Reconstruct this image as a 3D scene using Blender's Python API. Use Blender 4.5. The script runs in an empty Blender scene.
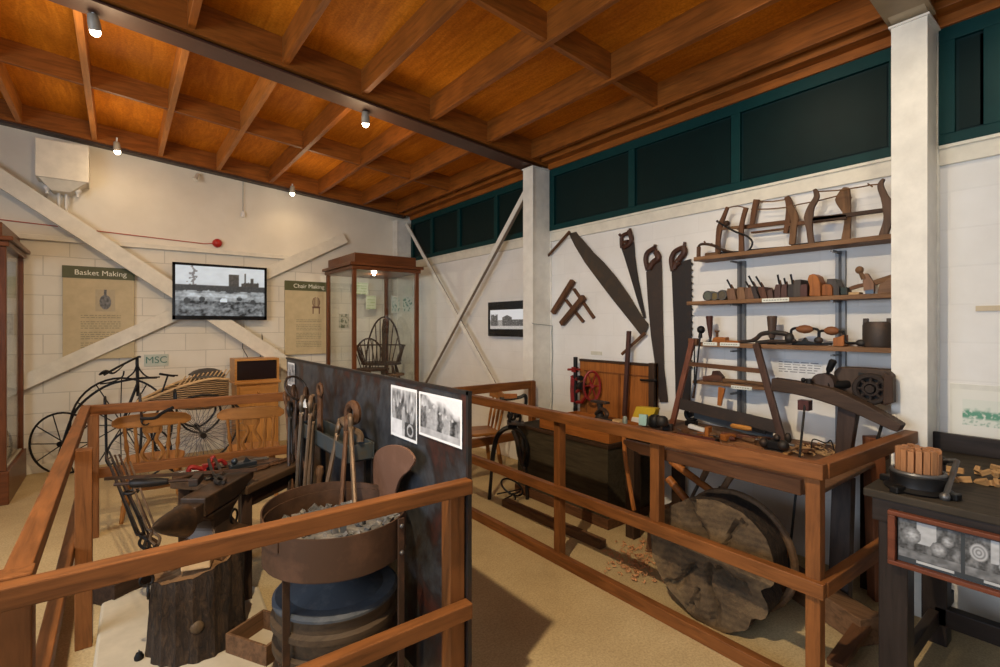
import bpy, bmesh, math, random
from mathutils import Vector, Matrix, Euler, noise
R = math.radians
rnd = random.Random(7)
COL = bpy.context.scene.collection

# ------------------------------------------------------------------ survey of the room (metres)
CAM_H = 1.6; YAW = R(37.68); FPX = 493.0; HOR = 325.75
XW = 3.755       # inner face of right wall
YB = 7.32        # inner face of back wall
def ray(px, py):
    u = (px - 500) / FPX; v = (HOR - py) / FPX
    return Vector((math.sin(YAW) + u * math.cos(YAW), math.cos(YAW) - u * math.sin(YAW), v))
def on(ax, val, px, py):
    r = ray(px, py); c = Vector((0, 0, CAM_H)); t = (val - c[ax]) / r[ax]
    return c + r * t
def PX(X, px, py): return on(0, X, px, py)
def PY(Y, px, py): return on(1, Y, px, py)
def PZ(Z, px, py): return on(2, Z, px, py)
def PD(d, px, py): return Vector((0, 0, CAM_H)) + ray(px, py) * d

# ------------------------------------------------------------------ materials
MATS = {}
def newmat(name):
    m = bpy.data.materials.new(name); m.use_nodes = True
    nt = m.node_tree; b = nt.nodes['Principled BSDF']
    return m, nt, b
def N(nt, t, **kw):
    n = nt.nodes.new(t)
    for k, v in kw.items(): setattr(n, k, v)
    return n
def c4(c): return (c[0], c[1], c[2], 1)
def srgb(r, g, b):
    f = lambda x: (x / 255 / 12.92) if x / 255 <= .04045 else ((x / 255 + .055) / 1.055) ** 2.4
    return (f(r), f(g), f(b))
def ramp(nt, fac, stops):
    r = N(nt, 'ShaderNodeValToRGB'); e = r.color_ramp.elements
    e[0].position, e[0].color = stops[0][0], c4(stops[0][1])
    e[1].position, e[1].color = stops[-1][0], c4(stops[-1][1])
    for p, c in stops[1:-1]:
        x = e.new(p); x.color = c4(c)
    nt.links.new(fac, r.inputs[0]); return r.outputs[0]
def noise_n(nt, vec, scale, detail=4, rough=.6, dist=0):
    n = N(nt, 'ShaderNodeTexNoise'); n.inputs['Scale'].default_value = scale
    n.inputs['Detail'].default_value = detail; n.inputs['Roughness'].default_value = rough
    n.inputs['Distortion'].default_value = dist
    nt.links.new(vec, n.inputs['Vector']); return n.outputs['Fac']
def objco(nt, scale=(1, 1, 1)):
    t = N(nt, 'ShaderNodeTexCoord'); m = N(nt, 'ShaderNodeMapping')
    m.inputs['Scale'].default_value = scale
    nt.links.new(t.outputs['Object'], m.inputs['Vector']); return m.outputs['Vector']
def bump(nt, b, h, strength=.3, dist=.01):
    n = N(nt, 'ShaderNodeBump'); n.inputs['Strength'].default_value = strength; n.inputs['Distance'].default_value = dist
    nt.links.new(h, n.inputs['Height']); nt.links.new(n.outputs[0], b.inputs['Normal'])
def mixc(nt, fac, a, b2, mode='MIX'):
    n = N(nt, 'ShaderNodeMix', data_type='RGBA', blend_type=mode)
    if isinstance(fac, float): n.inputs[0].default_value = fac
    else: nt.links.new(fac, n.inputs[0])
    for i, s in ((6, a), (7, b2)):
        if isinstance(s, tuple): n.inputs[i].default_value = c4(s)
        else: nt.links.new(s, n.inputs[i])
    return n.outputs[2]
def wood(c, axis='Z', var=.45, rough=.5, g=1.0):
    k = ('w', c, axis, var, rough, g)
    if k in MATS: return MATS[k]
    m, nt, b = newmat('wood_grain')
    s = {'X': (2, 22, 22), 'Y': (22, 2, 22), 'Z': (22, 22, 2)}[axis]
    v = objco(nt, tuple(q * g for q in s))
    f = noise_n(nt, v, 1.6, 5, .62, .6)
    f2 = noise_n(nt, objco(nt, (3, 3, 3)), 1.3, 3, .5)
    dk = tuple(q * (1 - var) for q in c); lt = tuple(min(1, q * (1 + var * .55)) for q in c)
    col = ramp(nt, f, [(.3, dk), (.52, c), (.72, lt)])
    col = mixc(nt, ramp(nt, f2, [(.35, (0, 0, 0)), (.7, (.5, .5, .5))]), col, dk)
    nt.links.new(col, b.inputs['Base Color']); b.inputs['Roughness'].default_value = rough
    b.inputs['Specular IOR Level'].default_value = .22
    bump(nt, b, f, .25, .004)
    MATS[k] = m; return m
def plain(c, rough=.6, metal=0.0, spec=.4):
    k = ('p', c, rough, metal, spec)
    if k in MATS: return MATS[k]
    m, nt, b = newmat('plain')
    f = noise_n(nt, objco(nt), 9, 4, .6)
    col = ramp(nt, f, [(.3, tuple(q * .88 for q in c)), (.7, tuple(min(1, q * 1.06) for q in c))])
    nt.links.new(col, b.inputs['Base Color'])
    b.inputs['Roughness'].default_value = rough; b.inputs['Metallic'].default_value = metal
    b.inputs['Specular IOR Level'].default_value = spec
    MATS[k] = m; return m
def iron(c=(.035, .032, .03), rust=(.09, .04, .02), amt=.5, rough=.55, metal=.5, scale=9):
    k = ('i', c, rust, amt, rough, metal, scale)
    if k in MATS: return MATS[k]
    m, nt, b = newmat('worn_iron')
    f = noise_n(nt, objco(nt), scale, 6, .68)
    col = ramp(nt, f, [(.62 - amt * .3, c), (.82 - amt * .3, rust)])
    nt.links.new(col, b.inputs['Base Color']); b.inputs['Roughness'].default_value = rough
    b.inputs['Metallic'].default_value = metal
    bump(nt, b, f, .3, .003)
    MATS[k] = m; return m
def emis(c, s):
    k = ('e', c, s)
    if k in MATS: return MATS[k]
    m, nt, b = newmat('lamp_glow')
    b.inputs['Base Color'].default_value = c4(c); b.inputs['Emission Color'].default_value = c4(c)
    b.inputs['Emission Strength'].default_value = s
    MATS[k] = m; return m
def glass_mat():
    m, nt, b = newmat('clear_glass')
    g = N(nt, 'ShaderNodeBsdfGlossy'); g.inputs['Roughness'].default_value = .02
    t = N(nt, 'ShaderNodeBsdfTransparent'); t.inputs['Color'].default_value = (.97, .98, .97, 1)
    lw = N(nt, 'ShaderNodeLayerWeight'); pw = N(nt, 'ShaderNodeMath', operation='POWER'); pw.inputs[1].default_value = 4
    nt.links.new(lw.outputs['Facing'], pw.inputs[0]); fr = N(nt, 'ShaderNodeMath', operation='MULTIPLY_ADD'); fr.inputs[1].default_value = .5; fr.inputs[2].default_value = .035
    nt.links.new(pw.outputs[0], fr.inputs[0])
    mx = N(nt, 'ShaderNodeMixShader'); nt.links.new(fr.outputs[0], mx.inputs[0])
    nt.links.new(t.outputs[0], mx.inputs[1]); nt.links.new(g.outputs[0], mx.inputs[2])
    nt.links.new(mx.outputs[0], nt.nodes['Material Output'].inputs['Surface'])
    return m
def block_mat(name, base, plane, bw, bh, zcut=None, mort=.75, bmp=.35):
    """painted blockwork; plane 'YZ' or 'XZ'"""
    m, nt, b = newmat(name)
    t = N(nt, 'ShaderNodeTexCoord'); sp = N(nt, 'ShaderNodeSeparateXYZ'); cb = N(nt, 'ShaderNodeCombineXYZ')
    nt.links.new(t.outputs['Object'], sp.inputs[0])
    nt.links.new(sp.outputs[1 if plane == 'YZ' else 0], cb.inputs[0]); nt.links.new(sp.outputs[2], cb.inputs[1])
    br = N(nt, 'ShaderNodeTexBrick'); nt.links.new(cb.outputs[0], br.inputs['Vector'])
    br.inputs['Scale'].default_value = 1; br.inputs['Brick Width'].default_value = bw; br.inputs['Row Height'].default_value = bh
    br.inputs['Mortar Size'].default_value = .006; br.inputs['Mortar Smooth'].default_value = .4
    br.inputs['Color1'].default_value = c4(base); br.inputs['Color2'].default_value = c4(tuple(q * .965 for q in base))
    br.inputs['Mortar'].default_value = c4(tuple(q * mort for q in base))
    nf = noise_n(nt, t.outputs['Object'], 2.2, 5, .6)
    dirt = ramp(nt, nf, [(.3, (.9, .89, .87)), (.65, (1, 1, 1))])
    col = br.outputs['Color']
    inv = N(nt, 'ShaderNodeMath', operation='SUBTRACT'); inv.inputs[0].default_value = 1
    nt.links.new(br.outputs['Fac'], inv.inputs[1]); h = inv.outputs[0]
    if zcut:
        gt = N(nt, 'ShaderNodeMath', operation='GREATER_THAN'); gt.inputs[1].default_value = zcut
        nt.links.new(sp.outputs[2], gt.inputs[0])
        col = mixc(nt, gt.outputs[0], col, base)
        mx = N(nt, 'ShaderNodeMath', operation='MAXIMUM'); nt.links.new(h, mx.inputs[0]); nt.links.new(gt.outputs[0], mx.inputs[1]); h = mx.outputs[0]
    col = mixc(nt, 1.0, col, dirt, 'MULTIPLY')
    nt.links.new(col, b.inputs['Base Color']); b.inputs['Roughness'].default_value = .62
    bump(nt, b, h, bmp, .006)
    return m
def floor_mat():
    m, nt, b = newmat('screed_floor')
    v = objco(nt)
    f = noise_n(nt, v, 1.4, 6, .65); f2 = noise_n(nt, v, 90, 3, .7)
    c1 = ramp(nt, f, [(.3, srgb(172, 150, 110)), (.55, srgb(192, 170, 128)), (.75, srgb(206, 186, 144))])
    c2 = ramp(nt, f2, [(.35, (.72, .70, .66)), (.6, (1, 1, 1))])
    nt.links.new(mixc(nt, 1.0, c1, c2, 'MULTIPLY'), b.inputs['Base Color'])
    b.inputs['Roughness'].default_value = .75; bump(nt, b, f2, .15, .003)
    return m
def ply_mat():
    m, nt, b = newmat('varnished_plywood')
    f = noise_n(nt, objco(nt, (9, 1.2, 3)), 1.5, 6, .6, 1.6)
    f2 = noise_n(nt, objco(nt), 60, 2, .6)
    f3 = noise_n(nt, objco(nt), .7, 2, .5)
    c = ramp(nt, f, [(.3, (.50, .152, .010)), (.55, (.66, .220, .014)), (.75, (.78, .29, .025))])
    c = mixc(nt, 1.0, c, ramp(nt, f2, [(.35, (.8, .78, .75)), (.6, (1, 1, 1))]), 'MULTIPLY')
    c = mixc(nt, 1.0, c, ramp(nt, f3, [(.35, (.75, .72, .7)), (.65, (1, 1, 1))]), 'MULTIPLY')
    nt.links.new(c, b.inputs['Base Color']); b.inputs['Roughness'].default_value = .6; b.inputs['Specular IOR Level'].default_value = .08
    return m
def bark_mat():
    m, nt, b = newmat('rough_bark')
    v = objco(nt, (15, 15, 5)); f = noise_n(nt, v, 3.0, 7, .7, .8)
    c = ramp(nt, f, [(.34, (.008, .005, .003)), (.52, (.045, .024, .011)), (.7, (.10, .058, .028))])
    nt.links.new(c, b.inputs['Base Color']); b.inputs['Roughness'].default_value = .9
    bump(nt, b, f, 1.0, .03); return m
def logend_mat(axis):
    m, nt, b = newmat('weathered_end_grain')
    t = N(nt, 'ShaderNodeTexCoord')
    n2 = noise_n(nt, t.outputs['Object'], 5, 6, .7)
    w = N(nt, 'ShaderNodeTexWave', wave_type='RINGS'); w.rings_direction = axis
    w.inputs['Scale'].default_value = 9; w.inputs['Distortion'].default_value = 5; w.inputs['Detail'].default_value = 4
    w.inputs['Detail Scale'].default_value = 1.2
    nt.links.new(t.outputs['Object'], w.inputs['Vector'])
    c = ramp(nt, n2, [(.3, (.022, .014, .007)), (.5, (.085, .052, .024)), (.72, (.20, .13, .06))])
    c = mixc(nt, .12, c, ramp(nt, w.outputs['Fac'], [(.2, (.05, .035, .02)), (.8, (.22, .15, .08))]))
    nt.links.new(c, b.inputs['Base Color']); b.inputs['Roughness'].default_value = .85
    bump(nt, b, n2, .9, .03); return m
def sheet_mat():
    m, nt, b = newmat('blackened_sheet')
    v = objco(nt, (1, 1.2, 1))
    f = noise_n(nt, v, 2.6, 7, .65, .5); f2 = noise_n(nt, v, 14, 5, .7)
    c = ramp(nt, f, [(.32, (.026, .028, .034)), (.46, (.075, .078, .084)), (.56, (.045, .032, .028)), (.66, (.11, .034, .022)), (.76, (.05, .025, .018))])
    c = mixc(nt, 1.0, c, ramp(nt, f2, [(.3, (.65, .65, .65)), (.65, (1.15, 1.15, 1.15))]), 'MULTIPLY')
    nt.links.new(c, b.inputs['Base Color']); b.inputs['Roughness'].default_value = .42; b.inputs['Metallic'].default_value = .35
    return m
def vcol_mat(name, em=0.0, rough=.5):
    m, nt, b = newmat(name); a = N(nt, 'ShaderNodeVertexColor'); a.layer_name = 'paint'
    nt.links.new(a.outputs[0], b.inputs['Base Color']); b.inputs['Roughness'].default_value = rough
    if em:
        nt.links.new(a.outputs[0], b.inputs['Emission Color']); b.inputs['Emission Strength'].default_value = em
    return m

RAIL = {a: wood((.215, .079, .022), a, .5, .5) for a in 'XYZ'}
JOIST = {a: wood((.30, .092, .014), a, .45, .5) for a in 'XYZ'}
JOIST_LIT = wood((.46, .17, .035), 'Y', .35, .5)  # brighter copy of the joist wood for joists lit by the spotlights
DARKW = {a: wood((.050, .027, .016), a, .5, .6) for a in 'XYZ'}
MIDW = {a: wood((.13, .058, .027), a, .5, .6) for a in 'XYZ'}
OLDW = {a: wood((.17, .09, .045), a, .5, .7) for a in 'XYZ'}
ORW = {a: wood((.36, .125, .03), a, .4, .45) for a in 'XYZ'}
PINE = {a: wood((.52, .25, .075), a, .3, .4) for a in 'XYZ'}
MAHOG = {a: wood((.14, .046, .016), a, .4, .3) for a in 'XYZ'}
FRESH = wood((.55, .36, .18), 'X', .4, .7)
BLACK = iron((.012, .012, .013), (.03, .022, .016), .4, .5, .6)
IRON = iron()
RUST = iron((.10, .045, .02), (.17, .08, .035), .5, .7, .3)
RUSTD = iron((.05, .026, .014), (.10, .045, .022), .5, .7, .4)
BLUEST = iron((.06, .075, .095), (.05, .04, .035), .3, .4, .7)
STEEL = iron((.14, .14, .14), (.10, .07, .05), .4, .4, .7)
GREYP = plain((.20, .24, .25), .5)
WHITE = plain((.78, .77, .74), .5)
CREAM = plain((.72, .68, .58), .5)
COLM = plain((.76, .74, .68), .45)
GREEN = plain((.002, .034, .035), .5, 0.0, .15)
GREEND = plain((.002, .018, .020), .5, 0.0, .15)
REDP = iron((.26, .014, .012), (.09, .02, .012), .4, .4, .2)
GLASS = glass_mat()
BARK = bark_mat(); SHEET = sheet_mat()
PAPER = vcol_mat('printed_paper', 0, .5)
SCREEN = vcol_mat('lit_screen', .55, .25)

# ------------------------------------------------------------------ mesh builder
def V(*a): return Vector(a)
class B:
    def __init__(s): s.bm = bmesh.new()
    def _faces(s, vs, fs):
        bv = [s.bm.verts.new(v) for v in vs]
        for f in fs:
            try: s.bm.faces.new([bv[i] for i in f])
            except ValueError: pass
        return s
    def box(s, c, d, rot=None):
        hx, hy, hz = d[0] / 2, d[1] / 2, d[2] / 2
        M = Euler(rot).to_matrix() if rot else Matrix.Identity(3)
        vs = [Vector(c) + M @ Vector((x, y, z)) for x in (-hx, hx) for y in (-hy, hy) for z in (-hz, hz)]
        return s._faces(vs, [(0, 1, 3, 2), (4, 6, 7, 5), (0, 4, 5, 1), (2, 3, 7, 6), (0, 2, 6, 4), (1, 5, 7, 3)])
    def bb(s, a, b):   # box by two corners
        return s.box([(a[i] + b[i]) / 2 for i in range(3)], [abs(a[i] - b[i]) for i in range(3)])
    def beam(s, p, q, w, h, up=(0, 0, 1), w2=None, h2=None):
        p = Vector(p); q = Vector(q); t = (q - p).normalized(); u = Vector(up)
        sd = t.cross(u)
        if sd.length < 1e-4: sd = t.cross(Vector((1, 0, 0)))
        sd.normalize(); u = sd.cross(t)
        w2 = w if w2 is None else w2; h2 = h if h2 is None else h2
        vs = [p + sd * a * w / 2 + u * b * h / 2 for a, b in ((-1, -1), (1, -1), (1, 1), (-1, 1))] + \
             [q + sd * a * w2 / 2 + u * b * h2 / 2 for a, b in ((-1, -1), (1, -1), (1, 1), (-1, 1))]
        return s._faces(vs, [(3, 2, 1, 0), (4, 5, 6, 7), (0, 1, 5, 4), (1, 2, 6, 5), (2, 3, 7, 6), (3, 0, 4, 7)])
    def tube(s, pts, r, n=8, closed=False, flat=1.0):
        pts = [Vector(p) for p in pts]; m = len(pts)
        rr = r if isinstance(r, (list, tuple)) else [r] * m
        rings = []; up = None
        for i, p in enumerate(pts):
            a = pts[(i - 1) % m] if (closed or i > 0) else p; b = pts[(i + 1) % m] if (closed or i < m - 1) else p
            t = (b - a)
            if t.length < 1e-9: t = Vector((0, 0, 1))
            t.normalize()
            if up is None: up = Vector((0, 0, 1)) if abs(t.z) < .9 else Vector((1, 0, 0))
            sd = t.cross(up)
            if sd.length < 1e-5: sd = t.cross(Vector((.3, 1, .2)))
            sd.normalize(); up = sd.cross(t).normalized()
            rings.append([s.bm.verts.new(p + (sd * math.cos(2 * math.pi * k / n) + up * math.sin(2 * math.pi * k / n) * flat) * rr[i]) for k in range(n)])
        for i in range(m if closed else m - 1):
            A = rings[i]; C = rings[(i + 1) % m]
            for k in range(n): s.bm.faces.new((A[k], A[(k + 1) % n], C[(k + 1) % n], C[k]))
        if not closed:
            s.bm.faces.new(rings[0][::-1]); s.bm.faces.new(rings[-1])
        return s
    def cyl(s, p, q, r, r2=None, n=16): return s.tube([p, q], [r, r if r2 is None else r2], n)
    def lathe(s, p, q, prof, n=12):
        p = Vector(p); q = Vector(q)
        return s.tube([p + (q - p) * t for t, _ in prof], [max(r, 1e-4) for _, r in prof], n)
    def prism(s, pts, vec):
        vec = Vector(vec); m = len(pts)
        a = [s.bm.verts.new(Vector(p)) for p in pts]; b = [s.bm.verts.new(Vector(p) + vec) for p in pts]
        s.bm.faces.new(a[::-1]); s.bm.faces.new(b)
        for i in range(m): s.bm.faces.new((a[i], a[(i + 1) % m], b[(i + 1) % m], b[i]))
        return s
    def strip(s, L, Rr, vec):   # solid band between two matched outlines
        vec = Vector(vec); n = len(L)
        rows = [[s.bm.verts.new(Vector(x) + o) for x in (L[i], Rr[i]) for o in (Vector(), vec)] for i in range(n)]
        for i in range(n - 1):
            a, b = rows[i], rows[i + 1]
            for f in ((a[0], a[2], b[2], b[0]), (a[1], b[1], b[3], a[3]), (a[0], b[0], b[1], a[1]), (a[2], a[3], b[3], b[2])): s.bm.faces.new(f)
        s.bm.faces.new((rows[0][0], rows[0][1], rows[0][3], rows[0][2])); s.bm.faces.new((rows[-1][0], rows[-1][2], rows[-1][3], rows[-1][1]))
        return s
    def torus(s, c, r, t, axis='Z', n=28, m=8, a0=0, a1=360, sx=1, sy=1, rot=None):
        full = abs(a1 - a0) >= 360; k = n if full else n + 1; pts = []
        for i in range(k):
            a = R(a0 + (a1 - a0) * i / n); x, y = math.cos(a) * r * sx, math.sin(a) * r * sy
            v = Vector({'Z': (x, y, 0), 'Y': (x, 0, y), 'X': (0, x, y)}[axis])
            if rot: v = rot @ v
            pts.append(Vector(c) + v)
        return s.tube(pts, t, m, closed=full)
    def ball(s, c, r, n=12, sc=(1, 1, 1)):
        M = Matrix.Translation(Vector(c)) @ Matrix.Diagonal((sc[0], sc[1], sc[2], 1))
        bmesh.ops.create_uvsphere(s.bm, u_segments=n, v_segments=max(6, n * 2 // 3), radius=r, matrix=M); return s
    def rib(s, pts, w, X, th):   # band in a plane X=const through pixel-surveyed wall points; w in metres
        P = smooth([Vector(p) for p in pts]); m = len(P)
        W = w if isinstance(w, (list, tuple)) else [w] * len(pts)
        L, Rr = [], []
        for i, p in enumerate(P):
            t = (P[min(i + 1, m - 1)] - P[max(i - 1, 0)]); n = Vector((0, -t.z, t.y)).normalized()
            f = i / (m - 1) * (len(W) - 1); j = min(int(f), len(W) - 2); ww = W[j] + (W[j + 1] - W[j]) * (f - j)
            L.append(V(X - th / 2, p.y, p.z) + n * ww / 2); Rr.append(V(X - th / 2, p.y, p.z) - n * ww / 2)
        return s.strip(L, Rr, (th, 0, 0))
def smooth(P, k=5):
    if len(P) < 3: return list(P)
    out = []
    for i in range(len(P) - 1):
        a = P[max(i - 1, 0)]; b = P[i]; c = P[i + 1]; d = P[min(i + 2, len(P) - 1)]
        for j in range(k):
            t = j / k
            out.append(.5 * ((2 * b) + (c - a) * t + (2 * a - 5 * b + 4 * c - d) * t * t + (3 * b - a - 3 * c + d) * t ** 3))
    out.append(P[-1]); return out

def obj(name, b, mat, parent=None, sm=False, bev=0.0, loc=None):
    """link builder b (world coordinates) as one mesh object"""
    bm = b.bm
    bmesh.ops.recalc_face_normals(bm, faces=bm.faces)
    if parent is not None: M = parent_world(parent).inverted()
    else:
        if loc is None:
            xs = [v.co for v in bm.verts]
            loc = Vector(((min(v.x for v in xs) + max(v.x for v in xs)) / 2, (min(v.y for v in xs) + max(v.y for v in xs)) / 2, min(v.z for v in xs)))
        M = Matrix.Translation(-Vector(loc))
    bm.transform(M)
    me = bpy.data.meshes.new(name); bm.to_mesh(me); bm.free()
    for m in (mat if isinstance(mat, (list, tuple)) else [mat]): me.materials.append(m)
    if sm: me.polygons.foreach_set('use_smooth', [True] * len(me.polygons))
    o = bpy.data.objects.new(name, me); COL.objects.link(o)
    if parent is not None: o.parent = parent
    else: o.location = loc
    if sm:
        try:
            me.set_sharp_from_angle(angle=R(38))
        except Exception: pass
    if bev:
        md = o.modifiers.new('soft_edges', 'BEVEL'); md.width = bev; md.segments = 2; md.limit_method = 'ANGLE'; md.angle_limit = R(40)
    return o
def parent_world(o):
    M = Matrix.Translation(o.location) @ o.rotation_euler.to_matrix().to_4x4()
    return parent_world(o.parent) @ M if o.parent else M
def tag(o, label, cat, group=None, kind=None):
    o['label'] = label; o['category'] = cat
    if group: o['group'] = group
    if kind: o['kind'] = kind
    return o
def thing(name, label, cat, loc, rotz=0, group=None):
    o = bpy.data.objects.new(name, None); COL.objects.link(o); o.empty_display_size = .05
    o.location = loc; o.rotation_euler = (0, 0, rotz)
    return tag(o, label, cat, group)
def struct(name, b, mat, **k):
    o = obj(name, b, mat, **k); o['kind'] = 'structure'; return o
def local(t):   # placing local coordinates of a thing into world
    M = parent_world(t)
    return lambda x, y, z: M @ Vector((x, y, z))
def kids(o): return [c for c in COL.objects if c.parent == o]
def dup(root, loc, rotz=None, label=None, group=None, parent=None):
    r = root.copy(); COL.objects.link(r)
    if parent is not None: r.parent = parent
    else:
        r.location = loc
        if rotz is not None: r.rotation_euler = (0, 0, rotz)
        if label: r['label'] = label
        if group: r['group'] = group
    for ch in kids(root): dup(ch, None, parent=r)
    return r
def picture(name, o, u, v, nx, ny, fn, mat, parent=None, th=.002):
    """flat printed sheet painted by a function, corner o, edge vectors u and v"""
    bm = bmesh.new(); lay = bm.loops.layers.float_color.new('paint')
    o = Vector(o); u = Vector(u); v = Vector(v)
    g = [[bm.verts.new(o + u * (i / nx) + v * (j / ny)) for i in range(nx + 1)] for j in range(ny + 1)]
    for j in range(ny):
        for i in range(nx):
            f = bm.faces.new((g[j][i], g[j][i + 1], g[j + 1][i + 1], g[j + 1][i]))
            for l, (a, b2) in zip(f.loops, ((i, j), (i + 1, j), (i + 1, j + 1), (i, j + 1))):
                l[lay] = c4(fn(a / nx, b2 / ny))
    if parent is not None: bm.transform(parent_world(parent).inverted()); loc = None
    else: loc = o + (u + v) / 2; bm.transform(Matrix.Translation(-loc))
    me = bpy.data.meshes.new(name); bm.to_mesh(me); bm.free(); me.materials.append(mat)
    ob = bpy.data.objects.new(name, me); COL.objects.link(ob)
    if parent is not None: ob.parent = parent
    else: ob.location = loc
    return ob
def text_mesh(name, s, size, M, mat, parent, ext=.001, align='CENTER'):
    cu = bpy.data.curves.new(name, 'FONT'); cu.body = s; cu.size = size; cu.extrude = ext; cu.align_x = align; cu.align_y = 'CENTER'
    t = bpy.data.objects.new(name, cu); COL.objects.link(t)
    bpy.context.view_layer.update()
    me = bpy.data.meshes.new_from_object(t.evaluated_get(bpy.context.evaluated_depsgraph_get()))
    bpy.data.objects.remove(t); bpy.data.curves.remove(cu)
    me.transform(parent_world(parent).inverted() @ M); me.materials.clear(); me.materials.append(mat)
    o = bpy.data.objects.new(name, me); COL.objects.link(o); o.parent = parent; return o
def nz(x, y, s=0): return noise.noise(Vector((x, y, s)))
def fbm(x, y, s=0): return nz(x, y, s) + .5 * nz(2 * x, 2 * y, s + 3) + .25 * nz(4 * x, 4 * y, s + 7)

# ================================================================== ROOM SHELL
def roofz(x): return 3.664 - .081 * x          # underside of joists
XL, YF = -3.2, -2.6
WR = block_mat('painted_block_right', (.80, .79, .77), 'YZ', .44, .215, 2.5, .94, .14)
WBm = block_mat('painted_block_back', (.76, .71, .61), 'XZ', .44, .215, 2.52)
struct('floor', B().bb((XL, YF, -.1), (XW + .2, YB + .2, 0)), floor_mat())
struct('wall_right', B().bb((XW, YF, 0), (XW + .15, YB, 3.9)), WR, loc=(XW, 0, 0))
struct('wall_back', B().bb((XL, YB, 0), (XW + .15, YB + .15, 4.2)), WBm, loc=(0, YB, 0))
struct('wall_left', B().bb((XL - .15, YF, 0), (XL, YB + .15, 4.3)), WR, loc=(XL, 0, 0))
struct('wall_front', B().bb((XL - .15, YF - .15, 0), (XW + .15, YF, 4.3)), WBm, loc=(0, YF, 0))
b = B(); zc = lambda x: roofz(x) + .20
b._faces([(x, y, zc(x) + dz) for x in (XL - .1, XW + .1) for y in (YF - .1, YB + .1) for dz in (0, .05)], [(0, 1, 3, 2), (4, 6, 7, 5), (0, 4, 5, 1), (2, 3, 7, 6), (0, 2, 6, 4), (1, 5, 7, 3)])
ceil = struct('ceiling', b, ply_mat(), loc=(0, 0, 0))
JX = [-2.72, -2.08, -1.45, -.83, -.22, .39, 1.0, 1.62, 2.27, 2.92, 3.5]
BAYS = [(-2.5, .72), (.84, 3.98), (4.14, YB)]
def slab(b, x0, x1, y0, y1, dz0, dz1):   # follows the roof slope
    b._faces([(x, y, roofz(x) + dz) for x in (x0, x1) for y in (y0, y1) for dz in (dz0, dz1)], [(0, 1, 3, 2), (4, 6, 7, 5), (0, 4, 5, 1), (2, 3, 7, 6), (0, 2, 6, 4), (1, 5, 7, 3)]); return b
for y0, y1 in BAYS:
    mid = {-2.5: -.85, .84: 2.42, 4.14: 5.62}[y0]
    for x in JX:
        obj('joist', B().bb((x - .024, y0, roofz(x)), (x + .024, y1, roofz(x) + .21)), JOIST_LIT if x < 1.3 and y0 > 4 else JOIST['Y'], ceil, bev=.003)
    xs = [XL] + JX + [XW]
    for i in range(len(xs) - 1):
        obj('blocking', slab(B(), xs[i] + .025, xs[i + 1] - .025, mid - .022, mid + .022, .015, .2), JOIST['X'], ceil)
# paired joists facing the main beams, and the steel flange they sit on
for y, s in ((3.98, -1), (4.14, 1), (.72, -1), (.84, 1)):
    obj('beam_cheek', slab(B(), XL, XW, y - .025, y + .025, -.02, .2), JOIST['X'], ceil, bev=.003)
STB = plain((.075, .034, .022), .45, .1)
for y in (4.06, .78):
    STB = plain((.30, .22, .13), .5) if y < 1 else STB  # near beam tinted beige, its lit look put into the paint
    obj('steel_flange', slab(B(), XL, XW - .2, y - .10, y + .10, -.062, -.048), STB, ceil)
    obj('steel_web', slab(B(), XL, XW - .2, y - .03, y + .03, -.05, .18), STB, ceil)
obj('edge_beam', slab(B(), XL, XW - .1, YB - .16, YB - .11, -.005, .2), JOIST['X'], ceil, bev=.003)
obj('edge_trim', slab(B(), XL, XW - .1, YB - .11, YB, -.03, .0), plain((.05, .03, .022), .5), ceil)
for (y0, y1) in ((-2.4, .70), (.86, 3.93), (4.09, 7.16)):
    obj('wall_plate', B().bb((XW - .06, y0, 3.295), (XW, y1, 3.40)), JOIST['Y'], ceil, bev=.004)
    obj('wall_plate', B().bb((XW - .16, y0, 3.355), (XW - .055, y1, 3.43)), JOIST['Y'], ceil, bev=.004)

# columns
def column(n, y, top):
    b = B().bb((3.475, y, 0), (3.49, y + .16, top)).bb((XW - .015, y, 0), (XW, y + .16, top)).bb((3.49, y + .012, 0), (XW - .015, y + .15, top))
    o = struct('trim_%d' % n, b, COLM, bev=.002)
    obj('cap_plate', B().bb((3.465, y - .01, top - .012), (XW, y + .17, top)), COLM, o); return o
column(1, .70, 3.3); column(2, 3.93, 3.3); column(3, 7.16, 3.28)
# painted haunch of the steel beam over the near column
b = B().prism([(3.5, .70, 3.31), (3.5, .70, 3.45), (2.2, .70, 3.52), (2.2, .70, 3.45), (3.1, .70, 3.38)], (0, .16, 0))
struct('trim_4', b, plain((.45, .36, .24), .5))
# sill boards and clerestory windows with green painted boards
def clerestory(n, y0, y1, posts):
    s = struct('trim_%d' % (n + 4), B().bb((XW - .022, y0, 2.52), (XW, y1, 2.625)).bb((XW - .035, y0, 2.612), (XW, y1, 2.632)), CREAM, bev=.002)
    w = struct('window_%d' % n, B().bb((XW - .012, y0, 2.632), (XW, y1, 3.3)), GREEND)
    def fr(a, c, z0, z1, d=.04): obj('frame', B().bb((XW - d, a, z0), (XW - .012, c, z1)), GREEN, w, bev=.003)
    fr(y0, y1, 2.632, 2.69); fr(y0, y1, 3.215, 3.3)
    fr(y0, y0 + .07, 2.69, 3.215); fr(y1 - .07, y1, 2.69, 3.215)
    for p in posts: fr(p - .035, p + .035, 2.69, 3.215)
    e = [y0 + .035] + list(posts) + [y1 - .035]
    for i in range(len(e) - 1):
        obj('panel', B().bb((XW - .018, e[i] + .05, 2.705), (XW - .01, e[i + 1] - .05, 3.2)), plain((.002, .013, .013), .5, 0.0, .12), w)
clerestory(1, .86, 3.93, (PX(XW, 738, 150).y, PX(XW, 634, 190).y))
clerestory(2, 4.09, 7.16, (4.9, 5.75, 6.5))
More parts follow.
